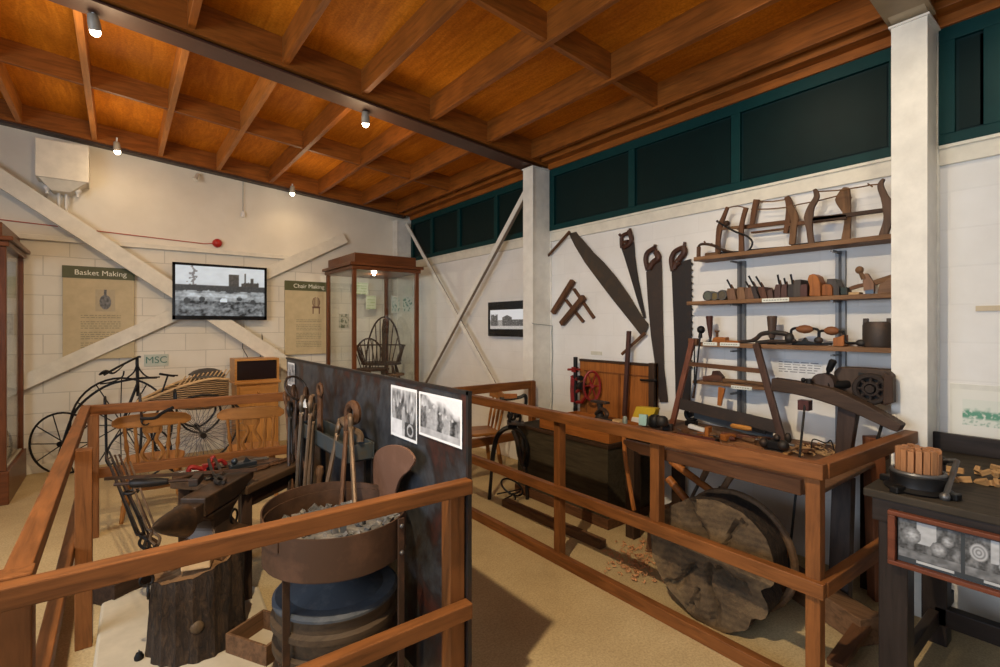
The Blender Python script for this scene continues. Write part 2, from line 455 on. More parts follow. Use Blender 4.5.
clerestory(3, -2.5, .70, (.48, -.4, -1.3))
# flat bracing strips, right wall far bay and back wall
def brace(n, p, q, w, th, mat=COLM, up=(1, 0, 0)): return struct('trim_%d' % n, B().beam(p, q, w, th, up), mat, bev=.002)
BRE = plain((.20, .15, .11), .6)  # colour of the dark strip added to draw each brace's shaded edge
for n_, p_, q_ in ((8, (3.60, 7.10, 3.22), (3.60, 4.02, .12)), (9, (3.565, 4.03, 3.22), (3.565, 7.12, .10))):
    o_ = brace(n_, p_, q_, .060, .012)
    obj('shade_strip', B().beam(V(*p_) + V(.02, -.026, -.02), V(*q_) + V(.02, -.026, -.02), .006, .035, (1, 0, 0)), BRE, o_)
p1 = PY(7.2, 0, 178); p2 = PY(7.2, 293, 368)
brace(10, p1 + (p1 - p2) * .28, p2 + (p2 - p1) * .35, .17, .07, CREAM, (0, 1, 0))
p1 = PY(7.26, 60, 366); p2 = PY(7.26, 345, 238)
brace(11, p1 + (p1 - p2) * .35, p2, .15, .05, CREAM, (0, 1, 0))
# ledge trunking along back wall
struct('trim_12', B().bb((-3.1, YB - .05, 2.53), (2.2, YB, 2.585)), CREAM, bev=.004)
struct('baseboard_back', B().bb((XL, YB - .02, 0), (XW, YB, .09)), CREAM)

# ================================================================== LIGHTING
def spot(pos, target, power, size=70, col=(1, .78, .5), blend=.6, rad=.03):
    l = bpy.data.lights.new('spot_light', 'SPOT'); l.energy = power; l.spot_size = R(size); l.spot_blend = blend
    l.color = col; l.shadow_soft_size = rad
    o = bpy.data.objects.new('spot_light', l); COL.objects.link(o); o.location = pos
    o.rotation_euler = (Vector(target) - Vector(pos)).to_track_quat('-Z', 'Y').to_euler(); return o
def area(pos, target, power, sx, sy, col):
    l = bpy.data.lights.new('area_light', 'AREA'); l.shape = 'RECTANGLE'; l.size = sx; l.size_y = sy; l.energy = power; l.color = col
    o = bpy.data.objects.new('area_light', l); COL.objects.link(o); o.location = pos
    o.rotation_euler = (Vector(target) - Vector(pos)).to_track_quat('-Z', 'Y').to_euler(); return o
def fixture(pos, target, label):
    pos = Vector(pos); d = (Vector(target) - pos).normalized()
    t = thing('ceiling_spotlight', label, 'spotlight', pos, 0, 'ceiling spotlights')
    obj('housing', B().lathe(pos - d * .05, pos + d * .045, [(0, .018), (.1, .028), (.5, .034), (1, .036)], 16), plain((.30, .27, .22), .4), t, sm=True)
    obj('bulb', B().ball(pos + d * .045 - V(0, 0, .012), .030, 12), emis((1, .86, .62), 22), t, sm=True)
    top = V(pos.x, pos.y, roofz(pos.x) - .0)
    obj('bracket', B().cyl(pos - d * .03, top, .008), plain((.7, .7, .68), .3), t)
SP = [((-.13, 4.12, 3.56), (.5, 6.0, 0), 'lit spotlight under the steel beam at the upper left'),
      ((1.70, 4.12, 3.42), (2.5, 6.0, 0), 'lit spotlight under the steel beam above the television'),
      ((-.02, 6.86, 3.57), (.2, 7.3, 1.3), 'lit spotlight close to the back wall right of the white boiler box'),
      ((1.85, 6.98, 3.44), (1.9, 7.3, 1.9), 'white spotlight near the back wall lighting the chair making board')]
for p, t_, l_ in SP: fixture(p, t_, l_)
WARM = (1, .74, .44)
spot((-.02, 6.80, 3.50), (.0, 7.3, 2.4), 5, 150, WARM, 1)
spot((1.85, 6.88, 3.36), (1.95, 7.32, 1.2), 8, 140, WARM, 1)
spot((-.13, 4.12, 3.48), (.0, 6.6, .2), 150, 120, WARM, .9)
spot((1.70, 4.12, 3.35), (2.0, 6.8, .4), 110, 115, WARM, .9)
spot((-.06, 1.13, 3.42), (1.5, 2.2, 0), 420, 130, (1, .78, .50), .8, .035)
spot((2.6, 1.55, 3.36), (3.75, 1.0, 2.2), 28, 120, (1, .82, .58), .9, .05)
spot((2.75, .35, 3.3), (3.75, .35, 1.9), 22, 120, (1, .82, .56), .9, .05)
area((.6, -2.3, 1.5), (3.6, 2.4, .9), 32, 3.0, 1.8, (.72, .84, 1.0))
area((-3.0, 1.6, 1.9), (3.6, 2.6, 1.0), 175, 3.4, 1.4, (.70, .83, 1.0))
def point(pos, p, col=WARM, r=.12):
    l = bpy.data.lights.new('ceiling_fill', 'POINT'); l.energy = p; l.color = col; l.shadow_soft_size = r
    o = bpy.data.objects.new('ceiling_fill', l); COL.objects.link(o); o.location = pos
point((-.13, 4.3, 3.25), 16); point((1.7, 4.3, 3.1), 12); point((-.02, 6.4, 3.3), 7); point((1.85, 6.4, 3.2), 5); point((-.06, 1.3, 3.2), 5)  # extra unseen point lamps added to brighten the ceiling round the spotlights
wd = bpy.data.worlds.new('dim_room_air'); bpy.context.scene.world = wd; wd.use_nodes = True
wd.node_tree.nodes['Background'].inputs[0].default_value = (.8, .85, 1, 1); wd.node_tree.nodes['Background'].inputs[1].default_value = .05

# ================================================================== CAMERA
cam = bpy.data.cameras.new('camera'); co = bpy.data.objects.new('camera', cam); COL.objects.link(co)
co.location = (0, 0, CAM_H); co.rotation_euler = (R(90), 0, -YAW)
cam.sensor_width = 36; cam.lens = FPX / 1000 * 36; cam.shift_y = -(333.5 - HOR) / 1000; cam.clip_start = .02
bpy.context.scene.camera = co
bpy.context.scene.view_settings.view_transform = 'Standard'
bpy.context.scene.view_settings.exposure = -0.06

# ================================================================== RAILINGS
def railing(label, loc, rails, posts):
    t = thing('wooden_railing', label, 'railing', loc)
    for k in rails:
        p, q = Vector(k[0]), Vector(k[1]); ax = 'X' if abs(p.x - q.x) > abs(p.y - q.y) else 'Y'
        w, h = (k[2], k[3]) if len(k) > 2 else (.048, .09)
        obj('rail', B().beam(p, q, w, h), RAIL[ax], t, bev=.004)
    for (x, y, z0, z1) in posts:
        pw = .034 if y > 4 or x < 1.3 else .029
        obj('post', B().bb((x - pw, y - pw, z0), (x + pw, y + pw, z1)), RAIL['Z'], t, bev=.004)
    return t
# left pen: near, left and far sides in one frame
railing('orange-brown timber railing round the forge and anvil pen', (-.2, 1.6, 0),
    [((-.235, 1.605, .973), (1.088, 1.605, .973), .05, .055), ((-.20, 1.61, .492), (1.088, 1.605, .492), .05, .060),
     ((-.20, 1.64, .973), (-.20, 4.86, .973), .055, .055), ((-.20, 1.64, .485), (-.20, 4.86, .485), .05, .06),
     ((-.20, 4.86, .958), (1.42, 4.72, .958), .055, .075), ((-.16, 4.86, .475), (1.42, 4.72, .475), .045, .075)],
    [(-.20, 1.665, 0, 1.005), (1.052, 1.668, 0, .945), (-.14, 3.22, 0, .985), (-.155, 4.83, 0, .93), (1.38, 4.72, 0, .93)])
# right pen
XR = 2.34
railing('orange-brown timber railing round the carpentry bench pen', (XR, .82, 0),
    [((XR, .80, .988), (XR, 3.9, .988), .06, .066), ((XR, .80, .487), (XR, 3.9, .487), .05, .066), ((XR, .85, .035), (XR, 3.9, .035), .05, .07),
     ((XR + .02, .822, .988), (3.47, .768, .988), .06, .066), ((XR + .02, .822, .487), (3.47, .768, .487), .05, .066),
     ((XR, 3.89, .985), (3.45, 3.89, .985), .05, .08), ((XR, 3.89, .475), (3.45, 3.89, .475), .05, .08)],
    [(XR + .03, .85, 0, .955), (XR + .035, 2.41, 0, .955), (XR + .035, 1.64, .50, .955), (3.42, 3.88, 0, 1.02), (XR + .035, 3.82, 0, .94)])

# ================================================================== BACK WALL
# cool white boiler box with pipework
c = PY(YB - .3, 57, 165)
t = thing('boiler_box', 'white wall-mounted box with pipes below it high on the back wall', 'boiler', (c.x, YB, 2.9))
obj('casing', B().bb((c.x - .17, YB - .32, 3.16), (c.x + .26, YB - .003, 3.56)), CREAM, t, bev=.006)
obj('tray', B().prism([(c.x - .15, YB - .3, 3.16), (c.x + .24, YB - .3, 3.16), (c.x + .1, YB - .22, 3.05), (c.x - .05, YB - .22, 3.05)], (0, .20, 0)), CREAM, t)
for dx in (.0, .06): obj('pipe', B().tube([(c.x + dx, YB - .08, 3.1), (c.x + dx, YB - .08, 2.75), (c.x + dx, YB - .02, 2.70)], .014), WHITE, t, sm=True)
for dx in (-.09, .16): obj('valve', B().ball((c.x + dx, YB - .16, 3.09), .035).cyl((c.x + dx, YB - .16, 3.16), (c.x + dx, YB - .16, 3.02), .015), WHITE, t, sm=True)
# information boards
def board(px0, py0, px1, py1, title, label, chairpos, seed):
    a = PY(YB - .05, px0, py1); d = PY(YB - .05, px1, py0)
    w, h = d.x - a.x, d.z - a.z; y = YB - .05
    t = thing('information_board', label, 'sign', (a.x + w / 2, YB, a.z), 0)
    obj('backing', B().bb((a.x, y, a.z), (d.x, YB - .012, d.z)), plain((.52, .42, .25), .5), t, bev=.003)
    hb = h * .125
    obj('title_bar', B().bb((a.x - .004, y - .006, d.z - hb), (d.x + .004, y + .002, d.z + .004)), plain((.085, .088, .035), .5), t)
    sz = min(hb * .62, w * .142)
    text_mesh('title_lettering', title, sz, Matrix.Translation((a.x + w * .52, y - .008, d.z - hb * .52)) @ Euler((R(90), 0, 0)).to_matrix().to_4x4(), plain((.80, .78, .66), .6), t)
    b = B(); r2 = random.Random(seed)
    for i in range(17):
        if i in (2, 7, 12): continue
        z = a.z + h * .47 - i * h * .023; x = a.x + w * .24; e = a.x + w * .80
        while x < e:
            l = r2.uniform(.012, .045); b.bb((x, y - .002, z), (min(x + l, e), y + .001, z + h * .009)); x += l + .010
    obj('body_lettering', b, plain((.30, .27, .17), .7), t)
    cx, cz = a.x + w * chairpos[0], a.z + h * chairpos[1]
    def chair(u, v):
        X, Y = (u - .5) * 2, (v - .5) * 2; n = fbm(u * 9, v * 9, seed); base = (.52, .42, .25)
        m = 1 if (X * X + (Y - .35) ** 2 * 1.2 < .42 and Y > -.3 and (int(u * 30) % 2 == 0 or X * X + (Y - .35) ** 2 > .3)) or (abs(X) < .62 and abs(Y + .25) < .12) or (abs(abs(X) - .5) < .09 and Y < -.2) else 0
        if seed == 1:
            m = 1 if X * X * 1.3 + (Y + .15) ** 2 < .45 or (abs(X) < .12 and Y > 0) else .25
            return tuple(q * (1 - m) + (.13 + .1 * n) * m for q in base)
        return tuple(q * (1 - m) + k * m for q, k in zip(base, (.12, .05, .03)))
    picture('picture', (cx - w * .14, y - .003, cz - h * .1), (w * .28, 0, 0), (0, 0, h * .24), 36, 36, chair, PAPER, t)
board(62.5, 269.5, 134.3, 360, 'Basket Making', 'tall olive-headed information board titled Basket Making left of the television', (.58, .62), 1)
board(285, 283, 330, 355, 'Chair Making', 'tall olive-headed information board titled Chair Making right of the television', (.68, .66), 2)

# television with black and white film still
def yard(u, v):
    n = fbm(u * 9, v * 9, 1); n2 = fbm(u * 30, v * 24, 5)
    if v > .62:
        k = .62 - .10 * (1 - v) + .05 * n
        tree = abs(u - .19 + .03 * math.sin(v * 40) * (v - .5)) < .012 + .10 * max(0, nz(u * 30, v * 30, 2)) * (v < .93)
        bld = (.58 < u < .70 and v < .86) or (.76 < u < .78 and v < .9) or (.83 < u < .87 and v < .8) or (.72 < u < .93 and v < .70 + .05 * n2)
        if bld: return (.04 + .05 * abs(n2),) * 3
        if tree: return (.16, .17, .19)
        return (k * .80, k * .94, k * 1.08)
    if v > .50 + .03 * n: return (.035 + .03 * abs(n2), .04 + .03 * abs(n2), .045 + .03 * abs(n2))
    g = .13 + .20 * n + .12 * n2 + .12 * (v > .3)
    for (cx, cy, r) in ((.52, .30, .07), (.28, .34, .05), (.12, .3, .06), (.70, .36, .05), (.86, .30, .05)):
        d = math.hypot((u - cx) * 1.6, v - cy)
        if d < r: g = .65 if cx == .52 and v > .28 else .05
    if .38 < v < .46 and u < .8: g += .15
    g = max(.02, min(.8, g)); return (g * .80, g * .95, g * 1.10)
a = PY(YB - .16, 172.3, 319.5); d = PY(YB - .16, 266.8, 268)
t = thing('television', 'large black wall television showing a film still of a farmyard', 'television', ((a.x + d.x) / 2, YB, a.z))
obj('casing', B().bb((a.x, YB - .155, a.z), (d.x, YB - .10, d.z)), plain((.008, .008, .009), .25), t, bev=.006)
obj('bezel', B().bb((a.x, YB - .162, a.z), (d.x, YB - .15, a.z + .05)).bb((a.x, YB - .162, d.z - .03), (d.x, YB - .15, d.z)).bb((a.x, YB - .162, a.z), (a.x + .03, YB - .15, d.z)).bb((d.x - .03, YB - .162, a.z), (d.x, YB - .15, d.z)), plain((.006, .006, .007), .12), t)
picture('screen', (a.x + .03, YB - .158, a.z + .05), (d.x - a.x - .06, 0, 0), (0, 0, d.z - a.z - .08), 110, 62, yard, SCREEN, t)
obj('wall_bracket', B().bb(((a.x + d.x) / 2 - .15, YB - .10, a.z + .15), ((a.x + d.x) / 2 + .15, YB - .003, d.z - .15)), BLACK, t)

def poster(o, u, v, nx, ny, fn, label, cat='picture', name='picture_print', group=None, th=None):
    p = picture(name, o, u, v, nx, ny, fn, PAPER); tag(p, label, cat, group); return p
def teal(seed):
    def f(u, v):
        if u < .1 or u > .9 or v < .12 or v > .9: return (.74, .74, .70)
        n = fbm(u * 6, v * 6, seed)
        return (.08, .26, .22) if n > .05 + abs(v - .5) * .5 else (.70, .76, .72)
    return f
# small card with teal MSC lettering
a = PY(YB - .012, 144, 366.5); d = PY(YB - .012, 168.5, 354)
t = thing('wall_card', 'small white card with teal MSC lettering above the old bicycle', 'sign', (a.x, YB, a.z))
obj('card', B().bb((a.x, YB - .012, a.z), (d.x, YB - .001, d.z)), plain((.50, .54, .47), .6), t)
text_mesh('card_lettering', 'MSC', .115, Matrix.Translation(((a.x + d.x) / 2, YB - .015, (a.z + d.z) / 2)) @ Euler((R(90), 0, 0)).to_matrix().to_4x4(), plain((.09, .20, .17), .6), t)
# red alarm bell
c = PY(YB - .04, 217.5, 243)
t = thing('alarm_sounder', 'small round red alarm sounder on the back wall above the television', 'alarm', (c.x, YB, c.z))
obj('dome', B().lathe((c.x, YB, c.z), (c.x, YB - .08, c.z), [(0, .055), (.5, .055), (.8, .045), (1, .02)], 18), plain((.42, .02, .015), .35), t, sm=True)
cb = B().tube([(c.x, YB - .01, c.z), (c.x - .15, YB - .008, c.z - .02), (c.x - 1.25, YB - .008, c.z + .02), (-1.1, YB - .008, 2.72)], .006, 6)
tag(obj('alarm_cable', cb, plain((.45, .10, .06), .5)), 'thin red cable running along the back wall to the alarm', 'cable')
# motion sensor hanging on a cable, camera
c = PY(YB - .03, 243, 214)
t = thing('hanging_sensor', 'small white sensor hanging on a thin cable on the back wall', 'sensor', (c.x, YB, c.z))
obj('body', B().lathe((c.x, YB - .03, c.z - .04), (c.x, YB - .03, c.z + .04), [(0, .02), (.3, .03), (.8, .022), (1, .01)]), WHITE, t, sm=True)
obj('cable', B().cyl((c.x, YB - .03, c.z + .03), (c.x, YB - .03, roofz(c.x) - .03), .004, n=6), GREYP, t)
c = PY(YB - .05, 195, 178)
t = thing('security_camera', 'small pale security camera on the back wall below the ceiling edge', 'camera', (c.x, YB, c.z))
obj('camera_body', B().cyl((c.x + .03, YB - .06, c.z + .05), (c.x - .01, YB - .13, c.z - .04), .022, .026), CREAM, t, sm=True)
obj('mount', B().cyl((c.x + .03, YB - .06, c.z + .05), (c.x + .03, YB, c.z + .06), .012), CREAM, t, sm=True)

# pine bedside cabinet with open box on top
x0, x1, yf, yb = 1.13, 1.68, 6.86, 7.24
t = thing('pine_cabinet', 'small pine cabinet with one drawer against the back wall', 'cabinet', ((x0 + x1) / 2, (yf + yb) / 2, 0))
obj('carcass', B().bb((x0 + .03, yf + .02, .06), (x1 - .03, yb, .86)), PINE['Z'], t, bev=.004)
obj('top', B().bb((x0, yf - .01, .86), (x1, yb, .89)), PINE['X'], t, bev=.008)
obj('plinth', B().bb((x0 + .02, yf + .01, 0), (x1 - .02, yb, .07)), PINE['X'], t, bev=.004)
dr = obj('drawer', B().bb((x0 + .06, yf, .68), (x1 - .06, yf + .03, .83)), PINE['X'], t, bev=.006)
obj('knob', B().ball(((x0 + x1) / 2, yf - .02, .755), .02), PINE['Z'], dr, sm=True)
dr = obj('door', B().bb((x0 + .06, yf, .10), (x1 - .06, yf + .03, .65)), PINE['Z'], t, bev=.006)
obj('knob', B().ball((x1 - .12, yf - .02, .42), .02), PINE['Z'], dr, sm=True)
b = B()
b.bb((x0 + .01, yf + .03, .89), (x1 - .02, yb, .91)).bb((x0 + .01, yf + .03, 1.155), (x1 - .02, yb, 1.18)).bb((x0 + .01, yf + .03, .91), (x0 + .035, yb, 1.155)).bb((x1 - .045, yf + .03, .91), (x1 - .02, yb, 1.155))
o = thing('open_fronted_box', 'pale wooden open-fronted box standing on the pine cabinet', 'box', ((x0 + x1) / 2, (yf + yb) / 2, .89))
obj('box_sides', b, PINE['X'], o)
obj('inner_shade', B().bb((x0 + .036, yf + .06, .912), (x1 - .046, yf + .075, 1.153)), plain((.018, .010, .010), .15), o)  # dark sheet stands in for the shade inside the open box
cb = B().tube([(1.35, 7.22, 1.18), (1.30, 7.29, 1.30), (1.30, 7.30, 1.45), (1.35, 7.30, 1.55)], .005, 6).tube([(1.5, 7.22, 1.18), (1.55, 7.29, 1.28), (1.54, 7.30, 1.48)], .005, 6)
tag(obj('trailing_wires', cb, BLACK), 'thin dark wires rising from the box on the pine cabinet', 'cable')

# ================================================================== GLASS CASES
def glass_case(name, label, x0, x1, y0, y1, zb, zt, loc):
    t = thing(name, label, 'display case', loc)
    w = .05
    for x in (x0, x1 - w):
        for y in (y0, y1 - w): obj('corner_post', B().bb((x, y, zb), (x + w, y + w, zt)), MAHOG['Z'], t, bev=.005)
    obj('cornice', B().bb((x0 - .05, y0 - .05, zt + .05), (x1 + .05, y1 + .03, zt + .09)).bb((x0 - .02, y0 - .02, zt), (x1 + .02, y1 + .01, zt + .05)), MAHOG['X'], t, bev=.008)
    obj('top_box', B().bb((x0 + .03, y0 + .03, zt + .09), (x1 - .03, y1, zt + .22)), MAHOG['X'], t, bev=.006)
    obj('base', B().bb((x0 - .02, y0 - .02, 0), (x1 + .02, y1 + .01, zb)), MAHOG['X'], t, bev=.008)
    obj('floor_board', B().bb((x0 + .01, y0 + .01, zb), (x1 - .01, y1 - .01, zb + .012)), plain((.42, .38, .30), .8), t)
    for k, (a, c) in enumerate((((x0 + w, y0 + .02, zb), (x1 - w, y0 + .025, zt)), ((x0 + .02, y0 + w, zb), (x0 + .025, y1 - w, zt)), ((x1 - .025, y0 + w, zb), (x1 - .02, y1 - w, zt)))):
        obj('pane', B().bb(a, c), GLASS, t)
    return t
glass_case('glass_display_case', 'tall mahogany glass case holding a Windsor armchair in the far corner', 2.374, 3.325, 6.16, 7.2, .56, 2.33, (2.85, 6.7, 0))
glass_case('glass_display_case', 'mahogany glass case at the left edge standing against the back wall', -1.80, -.80, 6.19, 7.22, .30, 2.31, (-1.27, 6.7, 0))
area_ = bpy.data.lights.new('case_light', 'POINT'); area_.energy = 7; area_.color = (1, .9, .7); area_.shadow_soft_size = .03
ao = bpy.data.objects.new('case_light', area_); COL.objects.link(ao); ao.location = (2.85, 6.6, 2.30)
t = thing('downlight', 'small lit downlight under the roof of the far corner glass case', 'light', (2.85, 6.6, 2.31))
obj('lens', B().cyl((2.85, 6.6, 2.310), (2.85, 6.6, 2.325), .016), emis((1, .9, .75), 12), t); obj('rim', B().torus((2.85, 6.6, 2.325), .024, .006), STEEL, t, sm=True)

# leaflets seen in and behind the cases
def leaf(Y, px0, py0, px1, py1, fn, label, n=24):
    a = PY(Y, px0, py1); d = PY(Y, px1, py0)
    return poster(a, (d.x - a.x, 0, 0), (0, 0, d.z - a.z), n, n, fn, label)
leaf(7.165, 391, 296, 400.5, 313, teal(4), 'left of two small teal and white prints in the far glass case')
leaf(7.165, 402, 296, 413.5, 313, teal(9), 'right of two small teal and white prints in the far glass case')
def greenlist(u, v): return (.42, .50, .26) if (int(v * 9) % 2 == 0 and .1 < u < .9 and fbm(u * 14, v * 3, 2) > -.25) else (.62, .66, .48)
leaf(7.165, 355, 283, 368, 294, greenlist, 'pale green text card high inside the far glass case')
leaf(7.165, 366, 296, 376, 309, greenlist, 'pale green text card lower right of another in the far glass case')
def wall_col(u, v): n = fbm(u * 5, v * 5, 11); return (.08, .12, .08) if n > .1 else (.5, .48, .4)
leaf(YB - .01, 339, 314, 349, 328, wall_col, 'small dark green photograph on the wall seen through the far glass case')
def sepia(s):
    def f(u, v):
        n = fbm(u * 5, v * 6, s) * .25 + .30
        if u < .05 or u > .95 or v < .05 or v > .95: n = .6
        return (n, n * .95, n * .85)
    return f
leaf(7.195, 2, 312, 14, 336, sepia(3), 'grey photograph inside the left glass case')
def meadow(u, v): return (.35, .42, .48) if v > .6 else ((.20, .24, .12) if v > .3 + .1 * fbm(u * 4, v * 4) else (.32, .30, .16))
leaf(7.195, 0, 262, 16, 298, meadow, 'colour landscape photograph high in the left glass case')

# wicker basket in the left case
def basket(name, label, c, r, h, cat='basket'):
    t = thing(name, label, cat, c); b = B(); n = 28
    for i in range(int(h / .016)):
        z = c[2] + .008 + i * .016; rr = r * (.8 + .2 * math.sin(min(1, i * .016 / h) * 1.6))
        b.torus((c[0], c[1], z), rr, .009, n=24, m=5)
    obj('weave', b, FRESH, t, sm=True)
    obj('stakes', (lambda bb: [bb.cyl((c[0] + r * .8 * math.cos(a), c[1] + r * .8 * math.sin(a), c[2]), (c[0] + r * math.cos(a), c[1] + r * math.sin(a), c[2] + h), .006, n=5) for a in [2 * math.pi * k / 18 for k in range(18)]] and bb)(B()), FRESH, t)
    obj('base', B().cyl((c[0], c[1], c[2] + .001), (c[0], c[1], c[2] + .012), r * .8, n=20), FRESH, t)
    return t
bt = basket('wicker_basket', 'round wicker basket on the floor of the left glass case', (-1.0, 6.6, .313), .16, .22)
obj('handle', B().torus((-1.0, 6.6, .53), .155, .010, 'Y', 20, 6, 0, 180, 1, 1.3), FRESH, bt, sm=True)
bt = thing('willow_bundle', 'bundle of thin willow rods standing in the left glass case', 'willow', (-1.08, 7.0, .313))
b = B()
for i in range(26):
    a = rnd.uniform(0, 6.28); q = rnd.uniform(0, .05); b.cyl((-1.08 + q * math.cos(a), 7.0 + q * math.sin(a), .314), (-1.08 + 2.6 * q * math.cos(a), 7.0 + 2.2 * q * math.sin(a), .314 + rnd.uniform(.7, 1.1)), .005, .003, 5)
obj('rods', b, FRESH, bt); obj('tie', B().torus((-1.08, 7.0, .7), .075, .01), MIDW['X'], bt, sm=True)

# Windsor armchair in the case (and a plainer one behind the right railing)
def windsor(t, M, arms=True, mat=DARKW, hb=.62):
    W = M
    L = lambda *p: [W(*q) for q in p]
    b = B(); pts = [(.24 * math.sin(a) * (1 if abs(math.sin(a)) < 2 else 1), .22 * math.cos(a) - .02, .44) for a in [2 * math.pi * k / 20 for k in range(20)]]
    b.prism([W(*p) for p in pts], (0, 0, .035)); obj('seat', b, mat['Y'], t, bev=.008)
    for sx in (-1, 1):
        for sy in (-1, 1):
            p, q = W(sx * .15, sy * .13, .445), W(sx * .23, sy * .21 - (0 if sy > 0 else .02), 0)
            obj('leg', B().lathe(p, q, [(0, .012), (.15, .018), (.3, .024), (.36, .014), (.42, .02), (.75, .022), (.8, .013), (1, .015)], 10), mat['Z'], t, sm=True)
    obj('stretcher', B().cyl(W(-.19, -.17, .2), W(-.19, .17, .2), .010).cyl(W(.19, -.17, .2), W(.19, .17, .2), .010).cyl(W(-.19, 0, .2), W(.19, 0, .2), .010), mat['X'], t, sm=True)
    bow = [(.0 + .20 * math.cos(a) * 1.05, -.17 - .10 * max(0, math.sin(a)), .475 + hb * math.sin(a)) for a in [math.pi * k / 16 for k in range(17)]]
    obj('back_bow', B().tube(L(*bow), .012), mat['Z'], t, sm=True)
    b = B()
    for k in range(-3, 4):
        if k == 0 and arms: continue
        x = k * .048; s = math.sqrt(max(0, 1 - (x * 1.25 / .21) ** 2)); b.cyl(W(x * .75, -.16, .47), W(x * 1.15, -.17 - .10 * s, .475 + hb * s), .0065, n=6)
    obj('spindles', b, mat['Z'], t)
    if arms:
        b = B(); s1 = L((-.016, -.165, .475), (-.026, -.19, .62), (-.016, -.215, .74), (-.028, -.25, .92), (-.014, -.27, 1.07)); s2 = L((.016, -.165, .475), (.026, -.19, .62), (.016, -.215, .74), (.028, -.25, .92), (.014, -.27, 1.07))
        b.strip(s1, s2, (0, .012, 0)); obj('splat', b, mat['Z'], t)
        arm = [(-.27, .16, .70), (-.28, .0, .70), (-.24, -.14, .70), (-.12, -.22, .70), (0, -.235, .70), (.12, -.22, .70), (.24, -.14, .70), (.28, 0, .70), (.27, .16, .70)]
        obj('arm_bow', B().tube(smooth(L(*arm)), .014, flat=.7), mat['X'], t, sm=True)
        b = B()
        for s in (-1, 1):
            for y in (-.10, -.03, .04): b.cyl(W(s * .21, y, .47), W(s * (.265 + .01 * (y > -.05)), y, .70), .0065, n=6)
            b.lathe(W(s * .2, .12, .47), W(s * .27, .14, .70), [(0, .01), (.4, .018), (.6, .010), (1, .012)], 8)
        obj('arm_spindles', b, mat['Z'], t)
t = thing('windsor_armchair', 'dark bow-back Windsor armchair inside the far glass case', 'chair', (3.0, 6.70, .572), R(146))
windsor(t, local(t)); t.scale = (1.2, 1.1, 1.06)
t = thing('small_windsor_chair', 'smaller bow-back chair in front of the armchair in the far glass case', 'chair', (2.70, 6.36, .572), R(165))
windsor(t, local(t), False, DARKW, .42); t.scale = (1.05, .8, .95)
t = thing('display_stool', 'low pale round-topped stool right of the chairs in the far glass case', 'stool', (3.12, 6.5, .572))
obj('stool_top', B().lathe((3.12, 6.5, .89), (3.12, 6.5, .92), [(0, .13), (.5, .14), (1, .13)], 20), OLDW['X'], t, sm=True)
for a in (30, 150, 270):
    obj('leg', B().cyl((3.12 + .07 * math.cos(R(a)), 6.5 + .07 * math.sin(R(a)), .895), (3.12 + .13 * math.cos(R(a)), 6.5 + .13 * math.sin(R(a)), .572), .014, .011), OLDW['Z'], t, sm=True)

# ================================================================== OLD BICYCLE
def wheel(b_r, b_s, c, r, th, axis_rot, ns, hub, rs=.006):
    M = Euler((0, 0, axis_rot)).to_matrix()
    rim = B().torus(c, r, th, 'Y', 40, 8, rot=M)
    hb = B().cyl(Vector(c) + M @ V(0, -.05, 0), Vector(c) + M @ V(0, .05, 0), hub, n=14)
    sp = B()
    for k in range(ns):
        a = 2 * math.pi * k / ns; sp.cyl(Vector(c) + M @ V(hub * math.cos(a), .02 * (-1) ** k, hub * math.sin(a)), Vector(c) + M @ V(r * math.cos(a), 0, r * math.sin(a)), rs, n=6)
    return rim, hb, sp
RC = V(-.475, 7.02, .345); FC = V(.02, 6.72, .525); br = math.atan2(FC.y - RC.y, FC.x - RC.x)
t = thing('velocipede', 'black iron-and-wood old bicycle against the back wall below the board', 'bicycle', ((RC.x + FC.x) / 2, (RC.y + FC.y) / 2, 0))
for c, r, ns in ((RC, .325, 10), (FC, .51, 12)):
    a_, b_, c_ = wheel(None, None, c, r, .011, br, ns, .03, .006)
    w = obj('wheel', a_, BLACK, t, sm=True); obj('hub', b_, BLACK, w, sm=True); obj('spokes', c_, BLACK, w)
dv = (FC - RC).normalized()
top = PY(FC.y, 137, 378)
obj('backbone', B().tube(smooth([RC + V(0, -.06, 0), PY(6.98, 76, 410), PY(6.9, 104, 387), PY(6.82, 134, 379), PY(6.75, 157, 377.5)]), .013), BLACK, t, sm=True)
obj('fork', B().tube([PY(6.69, 138, 382), FC + V(0, -.07, 0)], .013).tube([PY(6.75, 138, 382), FC + V(0, .07, 0)], .013).tube([PY(6.72, 137, 358), PY(6.72, 138, 396)], .016), BLACK, t, sm=True)
obj('brace_curves', B().tube(smooth([PY(6.7, 137, 362), PY(6.7, 140, 370), PY(6.7, 148, 377), PY(6.7, 160, 377)]), .008).tube(smooth([PY(6.7, 137, 364), PY(6.7, 134, 372), PY(6.7, 127, 378)]), .008), BLACK, t, sm=True)
obj('handlebar', B().tube(smooth([PY(6.55, 104, 375), PY(6.62, 118, 367), PY(6.72, 137, 357.5), PY(6.9, 140, 357)]), [.012] * 16), BLACK, t, sm=True)
s_ = obj('saddle', B().tube(smooth([PY(6.85, 99, 375), PY(6.85, 106, 371.5), PY(6.85, 114, 373), PY(6.85, 124, 365)]), [.015, .022, .03, .035, .04, .04, .035, .03, .027, .024, .02, .018, .015, .012, .010, .009], flat=.5), BLACK, t, sm=True)
obj('saddle_spring', B().tube(smooth([PY(6.85, 100, 384), PY(6.85, 112, 382), PY(6.85, 122, 377), PY(6.85, 124, 371)]), .008), BLACK, t, sm=True)

